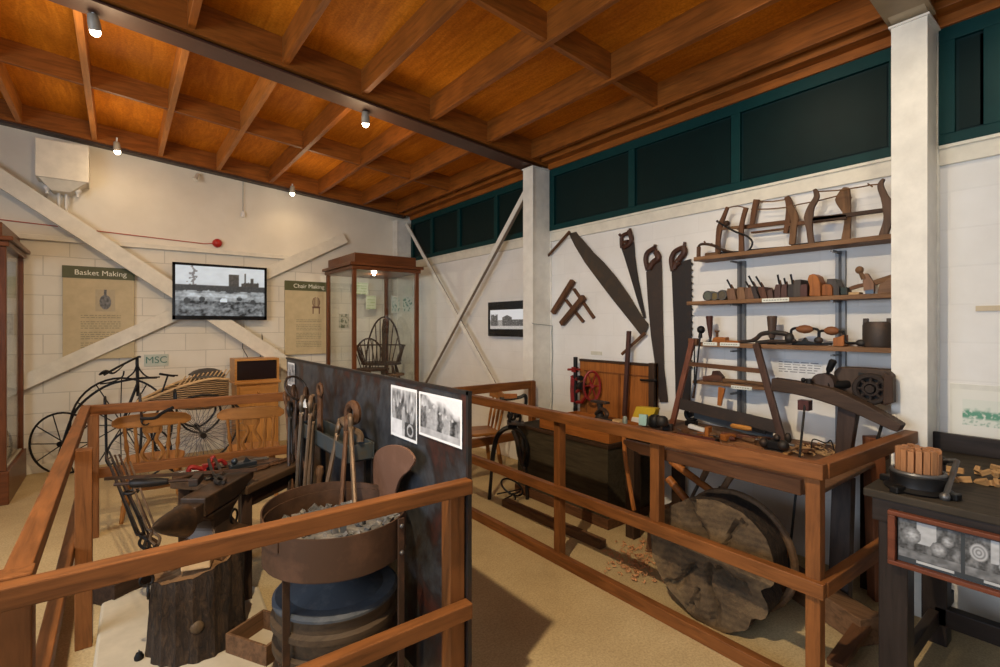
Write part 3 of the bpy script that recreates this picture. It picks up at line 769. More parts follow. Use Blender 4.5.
# ================================================================== WICKER BATH CHAIR
t = thing('wicker_bath_chair', 'wicker bath chair with a dark hood and thin spoked wheels by the pine cabinet', 'carriage', (.75, 6.35, 0))
Yc = 6.35
def hull(z0, keel, rim, half):
    L = []
    for (px, py, kz, w) in z0: L.append((PY(Yc, px, py), kz, w))
    return L
st = [(PY(Yc, 137, 402), .02, .05), (PY(Yc, 152, 396), .10, .14), (PY(Yc, 170, 388), .22, .20), (PY(Yc, 190, 381), .32, .24), (PY(Yc, 210, 377), .36, .24), (PY(Yc, 226, 378), .28, .20)]
b = B(); rings = []
for p, dpt, w in st:
    ring = []
    for k in range(9):
        a = math.pi * k / 8
        ring.append(b.bm.verts.new(V(p.x, p.y - w * math.cos(a), p.z - dpt * math.sin(a) ** .7)))
    rings.append(ring)
for i in range(len(rings) - 1):
    for k in range(8): b.bm.faces.new((rings[i][k], rings[i + 1][k], rings[i + 1][k + 1], rings[i][k + 1]))
b.bm.faces.new(rings[0]); b.bm.faces.new(rings[-1][::-1])
def wicker():
    m, nt, bs = newmat('wicker_weave'); t_ = N(nt, 'ShaderNodeTexCoord')
    w1 = N(nt, 'ShaderNodeTexWave'); w1.bands_direction = 'Z'; w1.inputs['Scale'].default_value = 14; w1.inputs['Distortion'].default_value = 3
    nt.links.new(t_.outputs['Object'], w1.inputs['Vector'])
    c = ramp(nt, w1.outputs['Fac'], [(.2, (.06, .03, .012)), (.6, (.24, .13, .05)), (.9, (.40, .25, .11))])
    nt.links.new(c, bs.inputs['Base Color']); bs.inputs['Roughness'].default_value = .6; bump(nt, bs, w1.outputs['Fac'], .8, .01); return m
WICK = wicker()
obj('wicker_body', b, WICK, t, sm=True)
b = B()
for s in (-1, 1): b.tube(smooth([V(p.x, p.y - s * w, p.z) for p, d_, w in st]), .014)
obj('rolled_rim', b, FRESH, t, sm=True)
b = B()
for i in range(11):
    px = 176 + i * 4.6; p = PY(Yc - .2, px, 389 - i * .8); b.tube([p, p + V(.09, .02, .13)], .007, 5)
obj('arm_lattice', b, FRESH, t)
hp = PY(Yc, 207, 371)
b = B(); hr = []
for i in range(7):
    a = -70 + 140 * i / 6; row = []
    for k in range(9):
        q = math.pi * k / 8; row.append(b.bm.verts.new(hp + V(.17 * math.sin(R(a)), -.2 * math.cos(q), .09 * math.cos(R(a)) * math.sin(q) - .055)))
    hr.append(row)
for i in range(6):
    for k in range(8): b.bm.faces.new((hr[i][k], hr[i + 1][k], hr[i + 1][k + 1], hr[i][k + 1]))
obj('hood', b, plain((.045, .038, .032), .5), t, sm=True)
for dy in (-.28, .28):
    c = PY(Yc + dy, 203, 428) if dy < 0 else V(0, 0, 0)
    if dy > 0: c = V(WX, Yc + dy, WZ)
    WX, WZ = c.x, .44; c.z = .44
    a_, b_, c_ = wheel(None, None, c, .425, .012, 0, 28, .03, .0025)
    w = obj('wheel', a_, BLACK, t, sm=True); obj('hub', b_, BLACK, w, sm=True); obj('spokes', c_, STEEL, w)
obj('axle', B().cyl((WX, Yc - .3, .44), (WX, Yc + .3, .44), .012), BLACK, t, sm=True)
b = B()
for s in (-.2, .2): b.tube(smooth([V(WX, Yc + s, .44), V(WX - .15, Yc + s, .52), PY(Yc + s, 165, 405), PY(Yc + s, 140, 412)]), .010).tube(smooth([V(WX, Yc + s, .44), V(WX + .1, Yc + s, .50), V(WX + .18, Yc + s, .62), V(WX + .15, Yc + s, .78)]), .012)
obj('springs_and_frame', b, BLACK, t, sm=True)
c = V(PY(Yc, 140, 440).x, Yc, .28)
a_, b_, c_ = wheel(None, None, c, .27, .010, 0, 20, .025, .0025)
w = obj('front_wheel', a_, BLACK, t, sm=True); obj('hub', b_, BLACK, w, sm=True); obj('spokes', c_, STEEL, w)
obj('front_fork', B().tube([V(c.x, Yc - .06, .28), V(c.x + .02, Yc - .06, .62), V(c.x + .02, Yc + .06, .62), V(c.x, Yc + .06, .28)], .010), BLACK, t, sm=True)
obj('steering_handle', B().tube([PY(Yc, 160, 398), PY(Yc, 168, 375), PY(Yc, 178, 375.5)], .009).tube([PY(Yc - .1, 160, 374), PY(Yc + .1, 174, 376)], .012), BLACK, t, sm=True)

# ================================================================== LYRE-BACK CHAIRS
def lyre_chair():
    t = thing('lyre_back_chair', 'golden pine kitchen chair with a lyre splat standing beyond the anvil', 'chair', (0, 0, 0)); W = local(t); C_ = PINE2
    s = [(-.19, -.20), (-.10, -.225), (.10, -.225), (.19, -.20), (.215, -.05), (.22, .12), (.18, .205), (0, .225), (-.18, .205), (-.22, .12), (-.215, -.05)]
    obj('seat', B().prism([W(x, y, .43) for x, y in s], (0, 0, .035)), C_['Y'], t, bev=.01)
    for sx in (-1, 1):
        for sy in (-1, 1):
            obj('leg', B().lathe(W(sx * .15, sy * .15, .435), W(sx * .21, sy * .22, 0), [(0, .014), (.12, .022), (.2, .016), (.28, .024), (.6, .026), (.66, .016), (.7, .022), (1, .014)], 10), C_['Z'], t, sm=True)
    obj('stretcher', B().lathe(W(-.19, 0, .2), W(.19, 0, .2), [(0, .009), (.5, .018), (1, .009)]).cyl(W(-.185, -.19, .21), W(-.185, .19, .21), .010).cyl(W(.185, -.19, .21), W(.185, .19, .21), .010), C_['X'], t, sm=True)
    # curved crest rail
    n = 14; L = []; U = []
    for k in range(n + 1):
        f = k / n * 2 - 1; x = f * .27; y = -.27 + .05 * f * f; lo = .775 + .0 * f; hi = .885 - .035 * abs(f) ** 3
        if abs(f) > .97: lo += .02; hi -= .02
        L.append(W(x, y, lo)); U.append(W(x, y, hi))
    vec = (parent_world(t).to_3x3() @ V(0, -.02, 0))
    obj('crest_rail', B().strip(L, U, vec), C_['X'], t, bev=.006, sm=False)
    for x in (-.185, -.115, .115, .185):
        b = B(); b.lathe(W(x * .88, -.19, .46), W(x * 1.0, -.265, .79), [(0, .010), (.1, .013), (.3, .010), (.45, .018), (.55, .014), (.7, .010), (.85, .014), (1, .010)], 8)
        obj('spindle', b, C_['Z'], t, sm=True)
    b = B()
    for s in (-1, 1):
        P = [(s * .022, -.20, .47), (s * .05, -.205, .495), (s * .072, -.215, .55), (s * .05, -.225, .61), (s * .026, -.235, .655), (s * .035, -.245, .70), (s * .055, -.25, .74), (s * .05, -.26, .79)]
        b.tube(smooth([W(*p) for p in P]), .015, 6)
    b.prism([W(-.035, -.195, .46), W(.035, -.195, .46), W(.02, -.20, .50), W(-.02, -.20, .50)], vec * .8).prism([W(-.045, -.25, .72), W(.045, -.25, .72), W(.05, -.262, .79), W(-.05, -.262, .79)], vec * .8).cyl(W(0, -.20, .49), W(0, -.235, .65), .010, .006)
    obj('lyre_splat', b, C_['Z'], t, sm=True)
    return t
PINE2 = {a: wood((.36, .155, .042), a, .35, .38) for a in 'XYZ'}
ch = lyre_chair(); 
p = PD(4.05, 152, 400); ch.location = (p.x + .03, p.y + .26, 0); ch.rotation_euler = (0, 0, R(-6)); ch['label'] = 'left of two lyre-back pine chairs beyond the far rail of the forge pen'
p = PD(4.15, 250, 400); dup(ch, (p.x + .12, p.y + .50, 0), R(-14), 'right of two lyre-back pine chairs in front of the pine cabinet')

# ================================================================== FORGE AND ANVIL PEN
XPn = 1.092
# blackened sheet screen
bs = B()
bs.bb((XPn, 1.625, .0), (XPn + .012, 4.29, 1.335))
sc = thing('metal_screen', 'tall blackened sheet metal screen standing along the forge pen', 'screen', (XPn, 2.9, 0))
obj('sheet', bs, SHEET, sc)
obj('edge_frame', B().bb((XPn - .004, 1.615, 0), (XPn + .014, 1.63, 1.34)).bb((XPn - .004, 1.615, 1.325), (XPn + .016, 4.3, 1.34)), iron((.03, .028, .027), (.06, .03, .02), .5, .5, .5), sc)
obj('foot', B().bb((XPn - .10, 2.9, 0), (XPn + .12, 2.94, .04)), BLACK, sc)
def crowd(seed, w=1.5):
    figs = [(.12, .70, .07), (.27, .62, .06), (.38, .72, .07), (.52, .60, .06), (.66, .56, .07), (.80, .52, .06)]
    def f(u, v):
        if u < .035 or u > .965 or v < .05 or v > .95: return (.80, .80, .79)
        n = fbm(u * 4, v * 4, seed); st = fbm(u * 13, v * 3.5, seed + 2); n2 = fbm(u * 20, v * 20, seed + 5)
        sky = max(0, min(1, (v - .55 - .35 * (1 - u) - .1 * n) * 9)) if seed == 5 else max(0, min(1, (v - .86) * 6))
        g = .26 + .34 * st + .12 * n
        for (cx, cy, r) in figs:
            k = abs(u - cx - .01 * math.sin(v * 20)) / (r * (1.05 - .35 * v))
            if k < 1 and v < cy: g = g * .3 + (.05 if (int(cx * 50) + seed) % 2 else .40) * .7 + .06 * n2
            if math.hypot((u - cx) * w, v - cy) < r * .55: g = .52
        if v < .2: g = .40 + .2 * n
        if seed == 2 and u < .45 and v < .35: g = .68 + .1 * n
        if seed == 2 and u > .55 and v < .33: g = .05 + (.35 if abs(math.hypot(u - .75, v - .2) - .1) < .02 else 0)
        g = g * (1 - sky) + .72 * sky + .04 * n2
        g = max(.02, min(.85, g)); return (g, g, g * 1.01)
    return f
def pan(px0, pt0, pb0, px1, label, seed, X=XPn - .006):
    a = PX(X, px0, pt0); b2 = PX(X, px0, pb0); c = PX(X, px1, pt0)
    return poster(V(X, a.y, b2.z), (0, c.y - a.y, 0), (0, 0, a.z - b2.z), 70, 64, crowd(seed), label, 'photograph', 'old_photograph')
pan(391, 384.5, 434, 417, 'upright black and white photograph, left of the pair on the black screen', 2)
pan(419, 391, 434, 462, 'wide black and white photograph of people, right of the pair on the black screen', 5)
def crowd3(u, v): return crowd(8)(u, v)
pan(287.8, 362, 385, 294.5, 'small pale photograph at the far left end of the black screen', 8)

# pale hearth slab under the stump
tag(obj('hearth_slab', B().prism([(-.1, 2.75, 0), (.02, 2.42, 0), (.45, 2.30, 0), (.62, 2.5, 0), (.66, 3.2, 0), (.3, 3.7, 0), (-.08, 3.55, 0)], (0, 0, .05)), plain((.50, .44, .33), .8), bev=.015), 'pale stone slab under the anvil stump', 'slab')
SZ = .05
# stump
SC = V(.31, 2.84, SZ)
def log_side(c, r, h, n=56, rows=10, amp=.10, seed=0, top_tilt=(0, 0), z0=0):
    b = B(); rings = []
    for j in range(rows + 1):
        z = h * j / rows; ring = []
        for k in range(n):
            a = 2 * math.pi * k / n
            rr = r * (1 + amp * fbm(math.cos(a) * 1.6 + 5, math.sin(a) * 1.6, seed + z * .8) + .035 * math.sin(a * 17 + 3 * nz(z * 4, a, seed)) + .05 * (1 - j / rows) ** 3)
            zz = z + (z / h) * (top_tilt[0] * math.cos(a) + top_tilt[1] * math.sin(a) + .012 * nz(a * 3, 0, seed))
            ring.append(b.bm.verts.new(V(c[0] + rr * math.cos(a), c[1] + rr * math.sin(a), c[2] + zz)))
        rings.append(ring)
    for j in range(rows):
        for k in range(n): b.bm.faces.new((rings[j][k], rings[j][(k + 1) % n], rings[j + 1][(k + 1) % n], rings[j + 1][k]))
    b.bm.faces.new(rings[0][::-1])
    tp = B(); tv = [tp.bm.verts.new(v.co + V(0, 0, .002)) for v in rings[-1]]; cc = tp.bm.verts.new(V(c[0], c[1], c[2] + h + .004))
    inner = [tp.bm.verts.new((v.co - V(c[0], c[1], 0)) * .6 + V(c[0], c[1], 0) * 1.0) for v in tv]
    for v, w in zip(inner, tv): v.co = V(c[0] + (w.co.x - c[0]) * .6, c[1] + (w.co.y - c[1]) * .6, w.co.z)
    for k in range(n):
        tp.bm.faces.new((tv[k], tv[(k + 1) % n], inner[(k + 1) % n], inner[k])); tp.bm.faces.new((inner[k], inner[(k + 1) % n], cc))
    return b, tp
t = thing('tree_stump', 'thick rough-barked tree stump carrying the anvil', 'stump', SC)
b, tp = log_side(SC, .19, .40, seed=3, top_tilt=(.035, .0))
obj('bark', b, BARK, t, sm=True); obj('cut_top', tp, wood((.20, .11, .05), 'X', .5, .8), t)
obj('knot', B().ball(PD(2.275, 197, 627), .030, 10, (1, .7, 1)), wood((.12, .08, .045), 'Z'), t, sm=True)
b = B()
for a in (235, 250, 290, 320, 345): b.ball(SC + V(.238 * math.cos(R(a)), .238 * math.sin(R(a)), .44 + .008 * math.sin(a)), .014, 8)
obj('chain_staple', B().torus(SC + V(-.205, -.06, .33), .03, .006, 'X', 16, 6).torus(SC + V(-.21, -.05, .38), .026, .006, 'Y', 16, 6), BLACK, t, sm=True)
# wooden wedges / blocks on the stump
zt = SC.z + .405
# anvil : local x along the horn (horn points -x), standing on stump
AV = V(.385, 2.92, zt + .018); ar = math.atan2(.5, .395)
t = thing('anvil', 'large rusty brown anvil with a pointed horn on the tree stump', 'anvil', AV, ar); W = local(t)
ANV = iron((.045, .028, .018), (.12, .062, .03), .5, .5, .45, 7)
b = B(); secs = [(0, .15, .125), (.035, .145, .12), (.06, .105, .08), (.10, .085, .055), (.14, .10, .058), (.175, .17, .062)]
rings = []
for z, hx, hy in secs:
    rings.append([b.bm.verts.new(W(x, y, z)) for x, y in ((-hx, -hy), (hx, -hy), (hx, hy), (-hx, hy))])
for i in range(len(rings) - 1):
    for k in range(4): b.bm.faces.new((rings[i][k], rings[i][(k + 1) % 4], rings[i + 1][(k + 1) % 4], rings[i + 1][k]))
b.bm.faces.new(rings[0][::-1]); b.bm.faces.new(rings[-1])
obj('waist_and_feet', b, ANV, t, bev=.012)
b = B()
prof = [(-.17, .175, .255), (.10, .175, .255), (.22, .205, .255), (.29, .222, .255)]
L = [b.bm.verts.new(W(x, -.062, z0)) for x, z0, z1 in prof]; L2 = [b.bm.verts.new(W(x, -.062, z1)) for x, z0, z1 in prof]
Q = [b.bm.verts.new(W(x, .062, z0)) for x, z0, z1 in prof]; Q2 = [b.bm.verts.new(W(x, .062, z1)) for x, z0, z1 in prof]
for i in range(3):
    for f in ((L[i], L[i + 1], L2[i + 1], L2[i]), (Q[i], Q2[i], Q2[i + 1], Q[i + 1]), (L2[i], L2[i + 1], Q2[i + 1], Q2[i]), (L[i], Q[i], Q[i + 1], L[i + 1])): b.bm.faces.new(f)
b.bm.faces.new((L[0], L2[0], Q2[0], Q[0])); b.bm.faces.new((L[-1], Q[-1], Q2[-1], L2[-1]))
obj('face', b, ANV, t, bev=.006)
obj('cutting_step', B().prism([W(-.17, -.055, .16), W(-.17, .055, .16), W(-.17, .055, .236), W(-.17, -.055, .236)], W(-.06, 0, 0) - W(0, 0, 0)), ANV, t, bev=.006)
b = B(); hr = []
for i in range(12):
    f = i / 11; r_ = .058 * (1 - f) ** .62 + .002; x = -.225 - .215 * f; zc_ = .186 + .042 * f
    hr.append([b.bm.verts.new(W(x, r_ * math.cos(a), zc_ + r_ * (1.05 if math.sin(a) > 0 else 1.25) * math.sin(a))) for a in [2 * math.pi * k / 16 for k in range(16)]])
for i in range(11):
    for k in range(16): b.bm.faces.new((hr[i][k], hr[i][(k + 1) % 16], hr[i + 1][(k + 1) % 16], hr[i + 1][k]))
b.bm.faces.new(hr[0][::-1]); b.bm.faces.new(hr[-1])
obj('horn', b, ANV, t, sm=True)
t.scale = (1, 1, 1.16)
obj('side_ring', B().torus(W(.07, -.068, .10), .032, .006, 'Y', 18, 6, rot=Euler((0, 0, ar)).to_matrix()), BLACK, t, sm=True)
for i, (a, d_, s_) in enumerate(((262, .135, (.12, .075, .075)), (315, .13, (.08, .08, .08)), (215, .145, (.07, .05, .03)))):
    c = SC + V(d_ * math.cos(R(a)), d_ * math.sin(R(a)), 0)
    lb = ['large pale wooden wedge block against the anvil foot', 'pale wooden block on the stump edge right of the wedge', 'small pale wooden chock on the stump edge under the horn'][i]
    w_ = B().box((c.x, c.y, zt + .012 + s_[2] / 2), s_, (0, 0, R(a + 80)))
    tag(obj('wooden_block', w_, FRESH if i == 0 else OLDW['X'], bev=.006), lb, 'block')
ft = AV.z + .257 * 1.16   # anvil face height
def atW(x, y, z=0): return W(x, y, .257 * 1.16 + z)
# hammer with round iron head and thin shaft on the face
b = thing('smith_hammer', 'long-handled dark hammer lying across the anvil', 'hammer', atW(-.05, 0)); 
A0, A1 = atW(-.12, .03, .02), PD(2.62, 141, 497)
A1 = V(-.02, 3.16, ft + .028); A0 = V(.32, 3.02, ft + .022)
obj('shaft', B().tube([A0, A1], [.010, .009]), DARKW['X'], b, sm=True)
obj('grip', B().lathe(A0 + (A1 - A0) * .35, A0 + (A1 - A0) * .82, [(0, .014), (.3, .022), (.9, .024), (1, .012)], 10), BLACK, b, sm=True)
obj('head', B().box(A0, (.045, .12, .04), (0, 0, R(-20))), IRON, b, bev=.006)
def tongs(name, label, p, q, spread=.03, mat=IRON, group=None, jaw=.13, r=.008, side=None, curl=0):
    """blacksmith tongs: jaws at p, ends of the reins at q"""
    p, q = Vector(p), Vector(q); ax = (q - p).normalized(); L = (q - p).length
    sd = Vector(side) if side is not None else ax.cross(V(0, 0, 1))
    if sd.length < .1: sd = V(0, 1, 0)
    sd = (sd - ax * sd.dot(ax)).normalized(); pv = p + ax * jaw
    t = thing(name, label, 'tongs', p + (q - p) * .5, 0, group)
    for s in (-1, 1):
        P = smooth([p + sd * s * .006 + ax * 0, p + sd * s * (.022 + curl) + ax * jaw * .45, pv - sd * s * .008, pv + ax * .05 - sd * s * .018, p + ax * L * .6 - sd * s * spread, q - sd * s * spread * .8])
        obj('arm', B().tube(P, [r * 1.3 if i < 10 else r for i in range(len(P))], 7), mat, t, sm=True)
    nrm = sd.cross(ax)
    obj('rivet', B().cyl(pv - nrm * .012, pv + nrm * .012, r * 1.5, n=10), mat, t, sm=True)
    return t
tongs('smith_tongs', 'dark tongs lying on the anvil face with open reins', atW(.02, -.03, .012), atW(.02, -.03, .012) + V(.02, .50, .012), .02, side=(1, 0, 0))
tag(obj('iron_bar', B().beam(V(-.06, 3.30, ft + .03), V(.62, 3.06, ft + .013), .018, .014), RUSTD), 'long thin iron bar lying across the anvil heel', 'bar')

# work table behind the anvil, turned
TA = V(.62, 3.42, 0); ta = R(40)
t = thing('work_table', 'dark low work table covered with smithing tools behind the anvil', 'table', TA, ta); W2 = local(t)
DT = wood((.085, .05, .028), 'X', .5, .6)
tw, td, tz = .58, .52, .70
obj('table_top', B().prism([W2(-tw / 2, -td / 2, tz - .045), W2(tw / 2, -td / 2, tz - .045), W2(tw / 2, td / 2, tz - .045), W2(-tw / 2, td / 2, tz - .045)], (0, 0, .045)), DT, t, bev=.006)
for sx in (-1, 1):
    for sy in (-1, 1):
        x, y = sx * (tw / 2 - .05), sy * (td / 2 - .05)
        obj('leg', B().beam(W2(x, y, 0), W2(x, y, tz - .045), .055, .055, (1, 0, 0)), DARKW['Z'], t, bev=.004)
obj('apron', B().beam(W2(-tw / 2 + .05, -td / 2 + .04, tz - .09), W2(tw / 2 - .05, -td / 2 + .04, tz - .09), .025, .08), DARKW['X'], t); obj('apron', B().beam(W2(-tw / 2 + .05, td / 2 - .04, tz - .09), W2(tw / 2 - .05, td / 2 - .04, tz - .09), .025, .08), DARKW['X'], t)
for i, (x, y, a, l, c) in enumerate(((-.05, .12, 10, .52, RUSTD), (.0, .17, 6, .56, STEEL), (-.06, -.02, 16, .40, IRON), (.12, -.12, 30, .30, RUST), (.06, .07, -12, .44, RUSTD))):
    c0 = W2(x, y, tz + .012 + .0 * i); d_ = V(math.cos(ta + R(a - 40)), math.sin(ta + R(a - 40)), 0)
    lb = ['rusty tongs lying at the back of the dark work table', 'bright steel tongs lying along the far edge of the work table', 'black tongs lying in the middle of the work table', 'short rusty tongs near the front corner of the work table', 'brown tongs crossing the others on the work table'][i]
    tongs('smith_tongs', lb, c0 - d_ * l / 2, c0 + d_ * l / 2 + V(0, 0, .0), .022, c, r=.007, side=(-d_.y, d_.x, 0))
# red clamp
c = V(.385, 3.43, tz)
c = PZ(tz + .04, 208, 468)
t = thing('red_clamp', 'small bright red iron clamp on the corner of the work table', 'clamp', (c.x, c.y, tz))
obj('clamp_body', B().box(c, (.06, .035, .05)).tube(smooth([c + V(-.03, 0, .0), c + V(-.09, 0, .02), c + V(-.10, 0, -.02)]), .014).tube(smooth([c + V(.02, 0, .01), c + V(.07, .02, .03), c + V(.10, .02, .0)]), .012), REDP, t, bev=.004)
obj('clamp_screw', B().cyl(c + V(-.02, -.03, -.02), c + V(.03, .03, .05), .009).ball(c + V(.03, .03, .05), .016), REDP, t, sm=True)
obj('clamp_nut', B().cyl(c + V(0, -.02, 0), c + V(0, -.035, 0), .014, n=6), BLACK, t)
c = PZ(tz + .03, 243, 463)
t = thing('blue_grey_plane', 'small blue-grey iron tool among the tongs on the work table', 'tool', (c.x, c.y, tz))
obj('body', B().box(c + V(0, 0, -.012), (.16, .045, .03), (0, 0, .2)), BLUEST, t, bev=.005); obj('knob', B().ball(c + V(-.05, -.01, .022), .02).cyl(c + V(-.05, -.01, 0), c + V(-.05, -.01, .02), .010), BLUEST, t, sm=True); obj('fin', B().prism([c + V(.0, 0, 0), c + V(.05, .01, 0), c + V(.02, .005, .035)], (0, .012, 0)), BLUEST, t)

# trough shelf on the screen
a = PX(1.0, 316, 422)
t = thing('tool_trough', 'grey metal trough on black legs mounted in front of the screen', 'trough', (1.0, 2.85, 0))
ya, yb2, zb_, zt_ = 2.47, 3.30, .895, .985
b = B().bb((.915, ya, zb_), (1.07, yb2, zb_ + .012)).bb((.915, ya, zb_), (.927, yb2, zt_)).bb((1.058, ya, zb_), (1.07, yb2, zt_)).bb((.927, ya, zb_), (1.058, ya + .012, zt_)).bb((.927, yb2 - .012, zb_), (1.058, yb2, zt_))
obj('trough_body', b, iron((.07, .085, .09), (.10, .08, .05), .35, .5, .4), t, bev=.004)
for y in (ya + .05, yb2 - .05):
    for x in (.94, 1.05): obj('leg', B().bb((x - .014, y - .014, 0), (x + .014, y + .014, zb_)), BLACK, t)
obj('brace_bar', B().beam((.94, ya + .05, .45), (.94, yb2 - .05, .45), .012, .025), BLACK, t)
# tongs standing and hanging round the trough
OLDI = iron((.13, .085, .05), (.2, .12, .07), .5, .5, .4); OLDS = iron((.16, .13, .10), (.12, .07, .04), .5, .45, .5)
lst = [(286, 392, 297, 522, .88, 'tongs leaning at the far left of the tall group beside the screen'),
       (294, 386, 303, 526, .90, 'second from left of the tall leaning tongs beside the screen'),
       (303, 396, 296, 522, .86, 'tongs crossing in front of the tall leaning group beside the screen'),
       (312, 396, 303, 530, .84, 'rightmost of the tall leaning tongs, pale worn reins'),
       (299, 400, 311, 508, .93, 'short rusty tongs at the back of the tall leaning group'),
       (290, 402, 291, 515, .86, 'dark thin-jawed tongs low in the tall leaning group'), (306, 388, 309, 524, .95, 'brown tongs highest at the back right of the leaning group'), (314, 404, 308, 518, .86, 'short worn tongs at the front right of the leaning group')]
for i, (px0, py0, px1, py1, X, l) in enumerate(lst):
    tongs('smith_tongs', l, PX(X + .05, px0, py0), PX(X, px1, py1), .035, (RUST, RUSTD, OLDS, OLDI, RUST, IRON, RUSTD, OLDI)[i], jaw=.11, r=.0105, side=(.5, .9, 0), curl=.014)
# bow-topped tongs with big ring
p = PX(.93, 296, 388); tr = obj('iron_hoop_tool', B().torus(p, .085, .008, 'Z', 24, 6, rot=Euler((R(62), 0, R(30))).to_matrix()).cyl(p + V(0, -.02, -.04), PX(.88, 290, 500), .008), IRON, sm=True)
tag(tr, 'thin iron hoop on a rod at the top left of the leaning tongs', 'tool')
p = PX(1.0, 320, 390)
tr = thing('ring_ended_rod', 'upright rusty rod with a round eye standing behind the leaning tongs', 'rod', (p.x, p.y, 0))
obj('shaft', B().tube([p + V(0, 0, -.04), V(p.x, p.y, .92)], [.016, .02]), RUST, tr, sm=True); obj('eye', B().torus(p, .038, .011, 'X', 18, 7), RUST, tr, sm=True)
for i, (px0, py0, px1, py1, l) in enumerate(((340, 420, 323, 505, 'left of three tongs hanging over the front of the grey trough'), (347, 418, 341, 508, 'middle of three tongs hanging over the front of the grey trough'), (350, 416, 355, 505, 'right of three tongs hanging over the front of the grey trough'))):
    tongs('smith_tongs', l, PX(.95, px0, py0), PX(.86, px1, py1), .022, (OLDI, RUST, OLDI)[i], jaw=.08, r=.0105, side=(.3, .95, 0), curl=.01)
p = PX(.99, 353, 416)
t = thing('iron_shackle', 'big rusty curled iron hook standing in the grey trough', 'hook', (p.x, p.y, zb_))
obj('curl', B().tube(smooth([p + V(0, .05, -.10), p + V(0, .075, -.03), p + V(0, .06, .035), p + V(0, .0, .065), p + V(0, -.055, .04), p + V(0, -.05, -.01), p + V(-.02, -.01, -.03)]), .022, 8), RUST, t, sm=True)
obj('cross_link', B().tube(smooth([p + V(-.02, .08, -.05), p + V(-.045, .03, -.02), p + V(-.04, -.05, -.05), p + V(0, -.09, -.08), p + V(.0, -.10, -.12)]), .019, 8), OLDI, t, sm=True)
p = PX(.90, 304, 398); tag(obj('paper_tag', B().prism([PX(.90, 301, 407), PX(.90, 306.5, 408), PX(.90, 305, 399)], (.002, 0, 0)), WHITE), 'small white triangular paper tag among the leaning tongs', 'tag')
# wooden post tool (pale grip) between the tongs
p = PX(.93, 320, 470); q = PX(.93, 317, 515)
tag(obj('turned_mallet', B().lathe(p + V(0, 0, .02), q, [(0, .018), (.1, .026), (.2, .018), (.9, .022), (1, .016)], 10), OLDW['Z'], sm=True), 'thick turned wooden mallet standing below the trough between the tongs', 'mallet')

# ---------------- portable forge
FCn = V(.76, 2.16, 0)
t = thing('portable_forge', 'round rusty portable forge with a raised wind guard', 'forge', FCn)
FR = iron((.075, .038, .020), (.125, .062, .034), .5, .65, .35, 6)
def guard(r, a0, a1, z0f, z1f, n=40, th=.006):
    b = B(); inn, out = [], []
    for i in range(n + 1):
        a = R(a0 + (a1 - a0) * i / n); f = i / n
        for lst_, rr in ((inn, r - th), (out, r)): lst_.append((FCn + V(rr * math.cos(a), rr * math.sin(a), z0f(f)), FCn + V(rr * math.cos(a), rr * math.sin(a), z1f(f))))
    vs = [[b.bm.verts.new(v) for v in (inn[i][0], out[i][0], out[i][1], inn[i][1])] for i in range(n + 1)]
    for i in range(n):
        for k in range(4): b.bm.faces.new((vs[i][k], vs[i][(k + 1) % 4], vs[i + 1][(k + 1) % 4], vs[i + 1][k]))
    b.bm.faces.new(vs[0][::-1]); b.bm.faces.new(vs[-1]); return b
obj('hearth_rim', guard(.30, 0, 360, lambda f: .62, lambda f: .785), FR, t, sm=True)
obj('hearth_pan', B().cyl(FCn + V(0, 0, .615), FCn + V(0, 0, .64), .297, n=40), FR, t)
# guard high at back, sloping down to the left side
obj('wind_guard', guard(.305, 20, 205, lambda f: .72, lambda f: .80 + .03 * math.sin(f * 3.14)), FR, t, sm=True)
g1 = PX(1.0, 373, 490); g2 = PX(1.0, 414, 490)
pts = [PX(1.02, 374, 500), PX(1.02, 373, 462), PX(1.02, 378, 450), PX(1.02, 390, 445), PX(1.02, 405, 448), PX(1.02, 414, 459), PX(1.02, 409, 470), PX(1.02, 399, 480), PX(1.02, 393, 500)]
tag(obj('curved_steel_plate', B().prism(smooth(pts, 4), (.012, 0, 0)), iron((.17, .085, .052), (.21, .11, .07), .5, .6, .2), bev=.003), 'smooth rounded brown steel plate standing against the black screen behind the forge', 'plate')
b = B()
for i in range(150):
    a = rnd.uniform(0, 6.28); r_ = .27 * math.sqrt(rnd.random()); s = rnd.uniform(.012, .028)
    b.box(FCn + V(r_ * math.cos(a), r_ * math.sin(a), .705 + .06 * (1 - r_ / .3) + s * .3), (s * 1.5, s, s), (rnd.random() * 3, rnd.random() * 3, rnd.random() * 3))
b.cyl(FCn + V(0, 0, .64), FCn + V(0, 0, .735), .285, .2, 24)
ck = obj('coke_heap', b, iron((.10, .10, .10), (.27, .25, .23), .45, .8, 0, 14), t); ck['kind'] = 'stuff'
# straps / legs
for (px, py0, py1, rr) in ((286, 540, 667, .31), (401, 505, 640, .31)):
    a = PD(1.93 if px < 300 else 2.05, px, 560); v = V(a.x, a.y, 0)
    obj('leg', B().bb((v.x - .014, v.y - .006, 0), (v.x + .014, v.y + .006, .80)), RUSTD, t, bev=.002)
    for z in (.66, .77): obj('bolt', B().ball((v.x, v.y - .008, z), .010), STEEL if px > 300 else RUSTD, t, sm=True)
obj('leg', B().bb((FCn.x + .02, FCn.y + .30, 0), (FCn.x + .05, FCn.y + .312, .80)), RUSTD, t)
BLW = iron((.042, .050, .062), (.10, .105, .11), .45, .75, .0, 5)
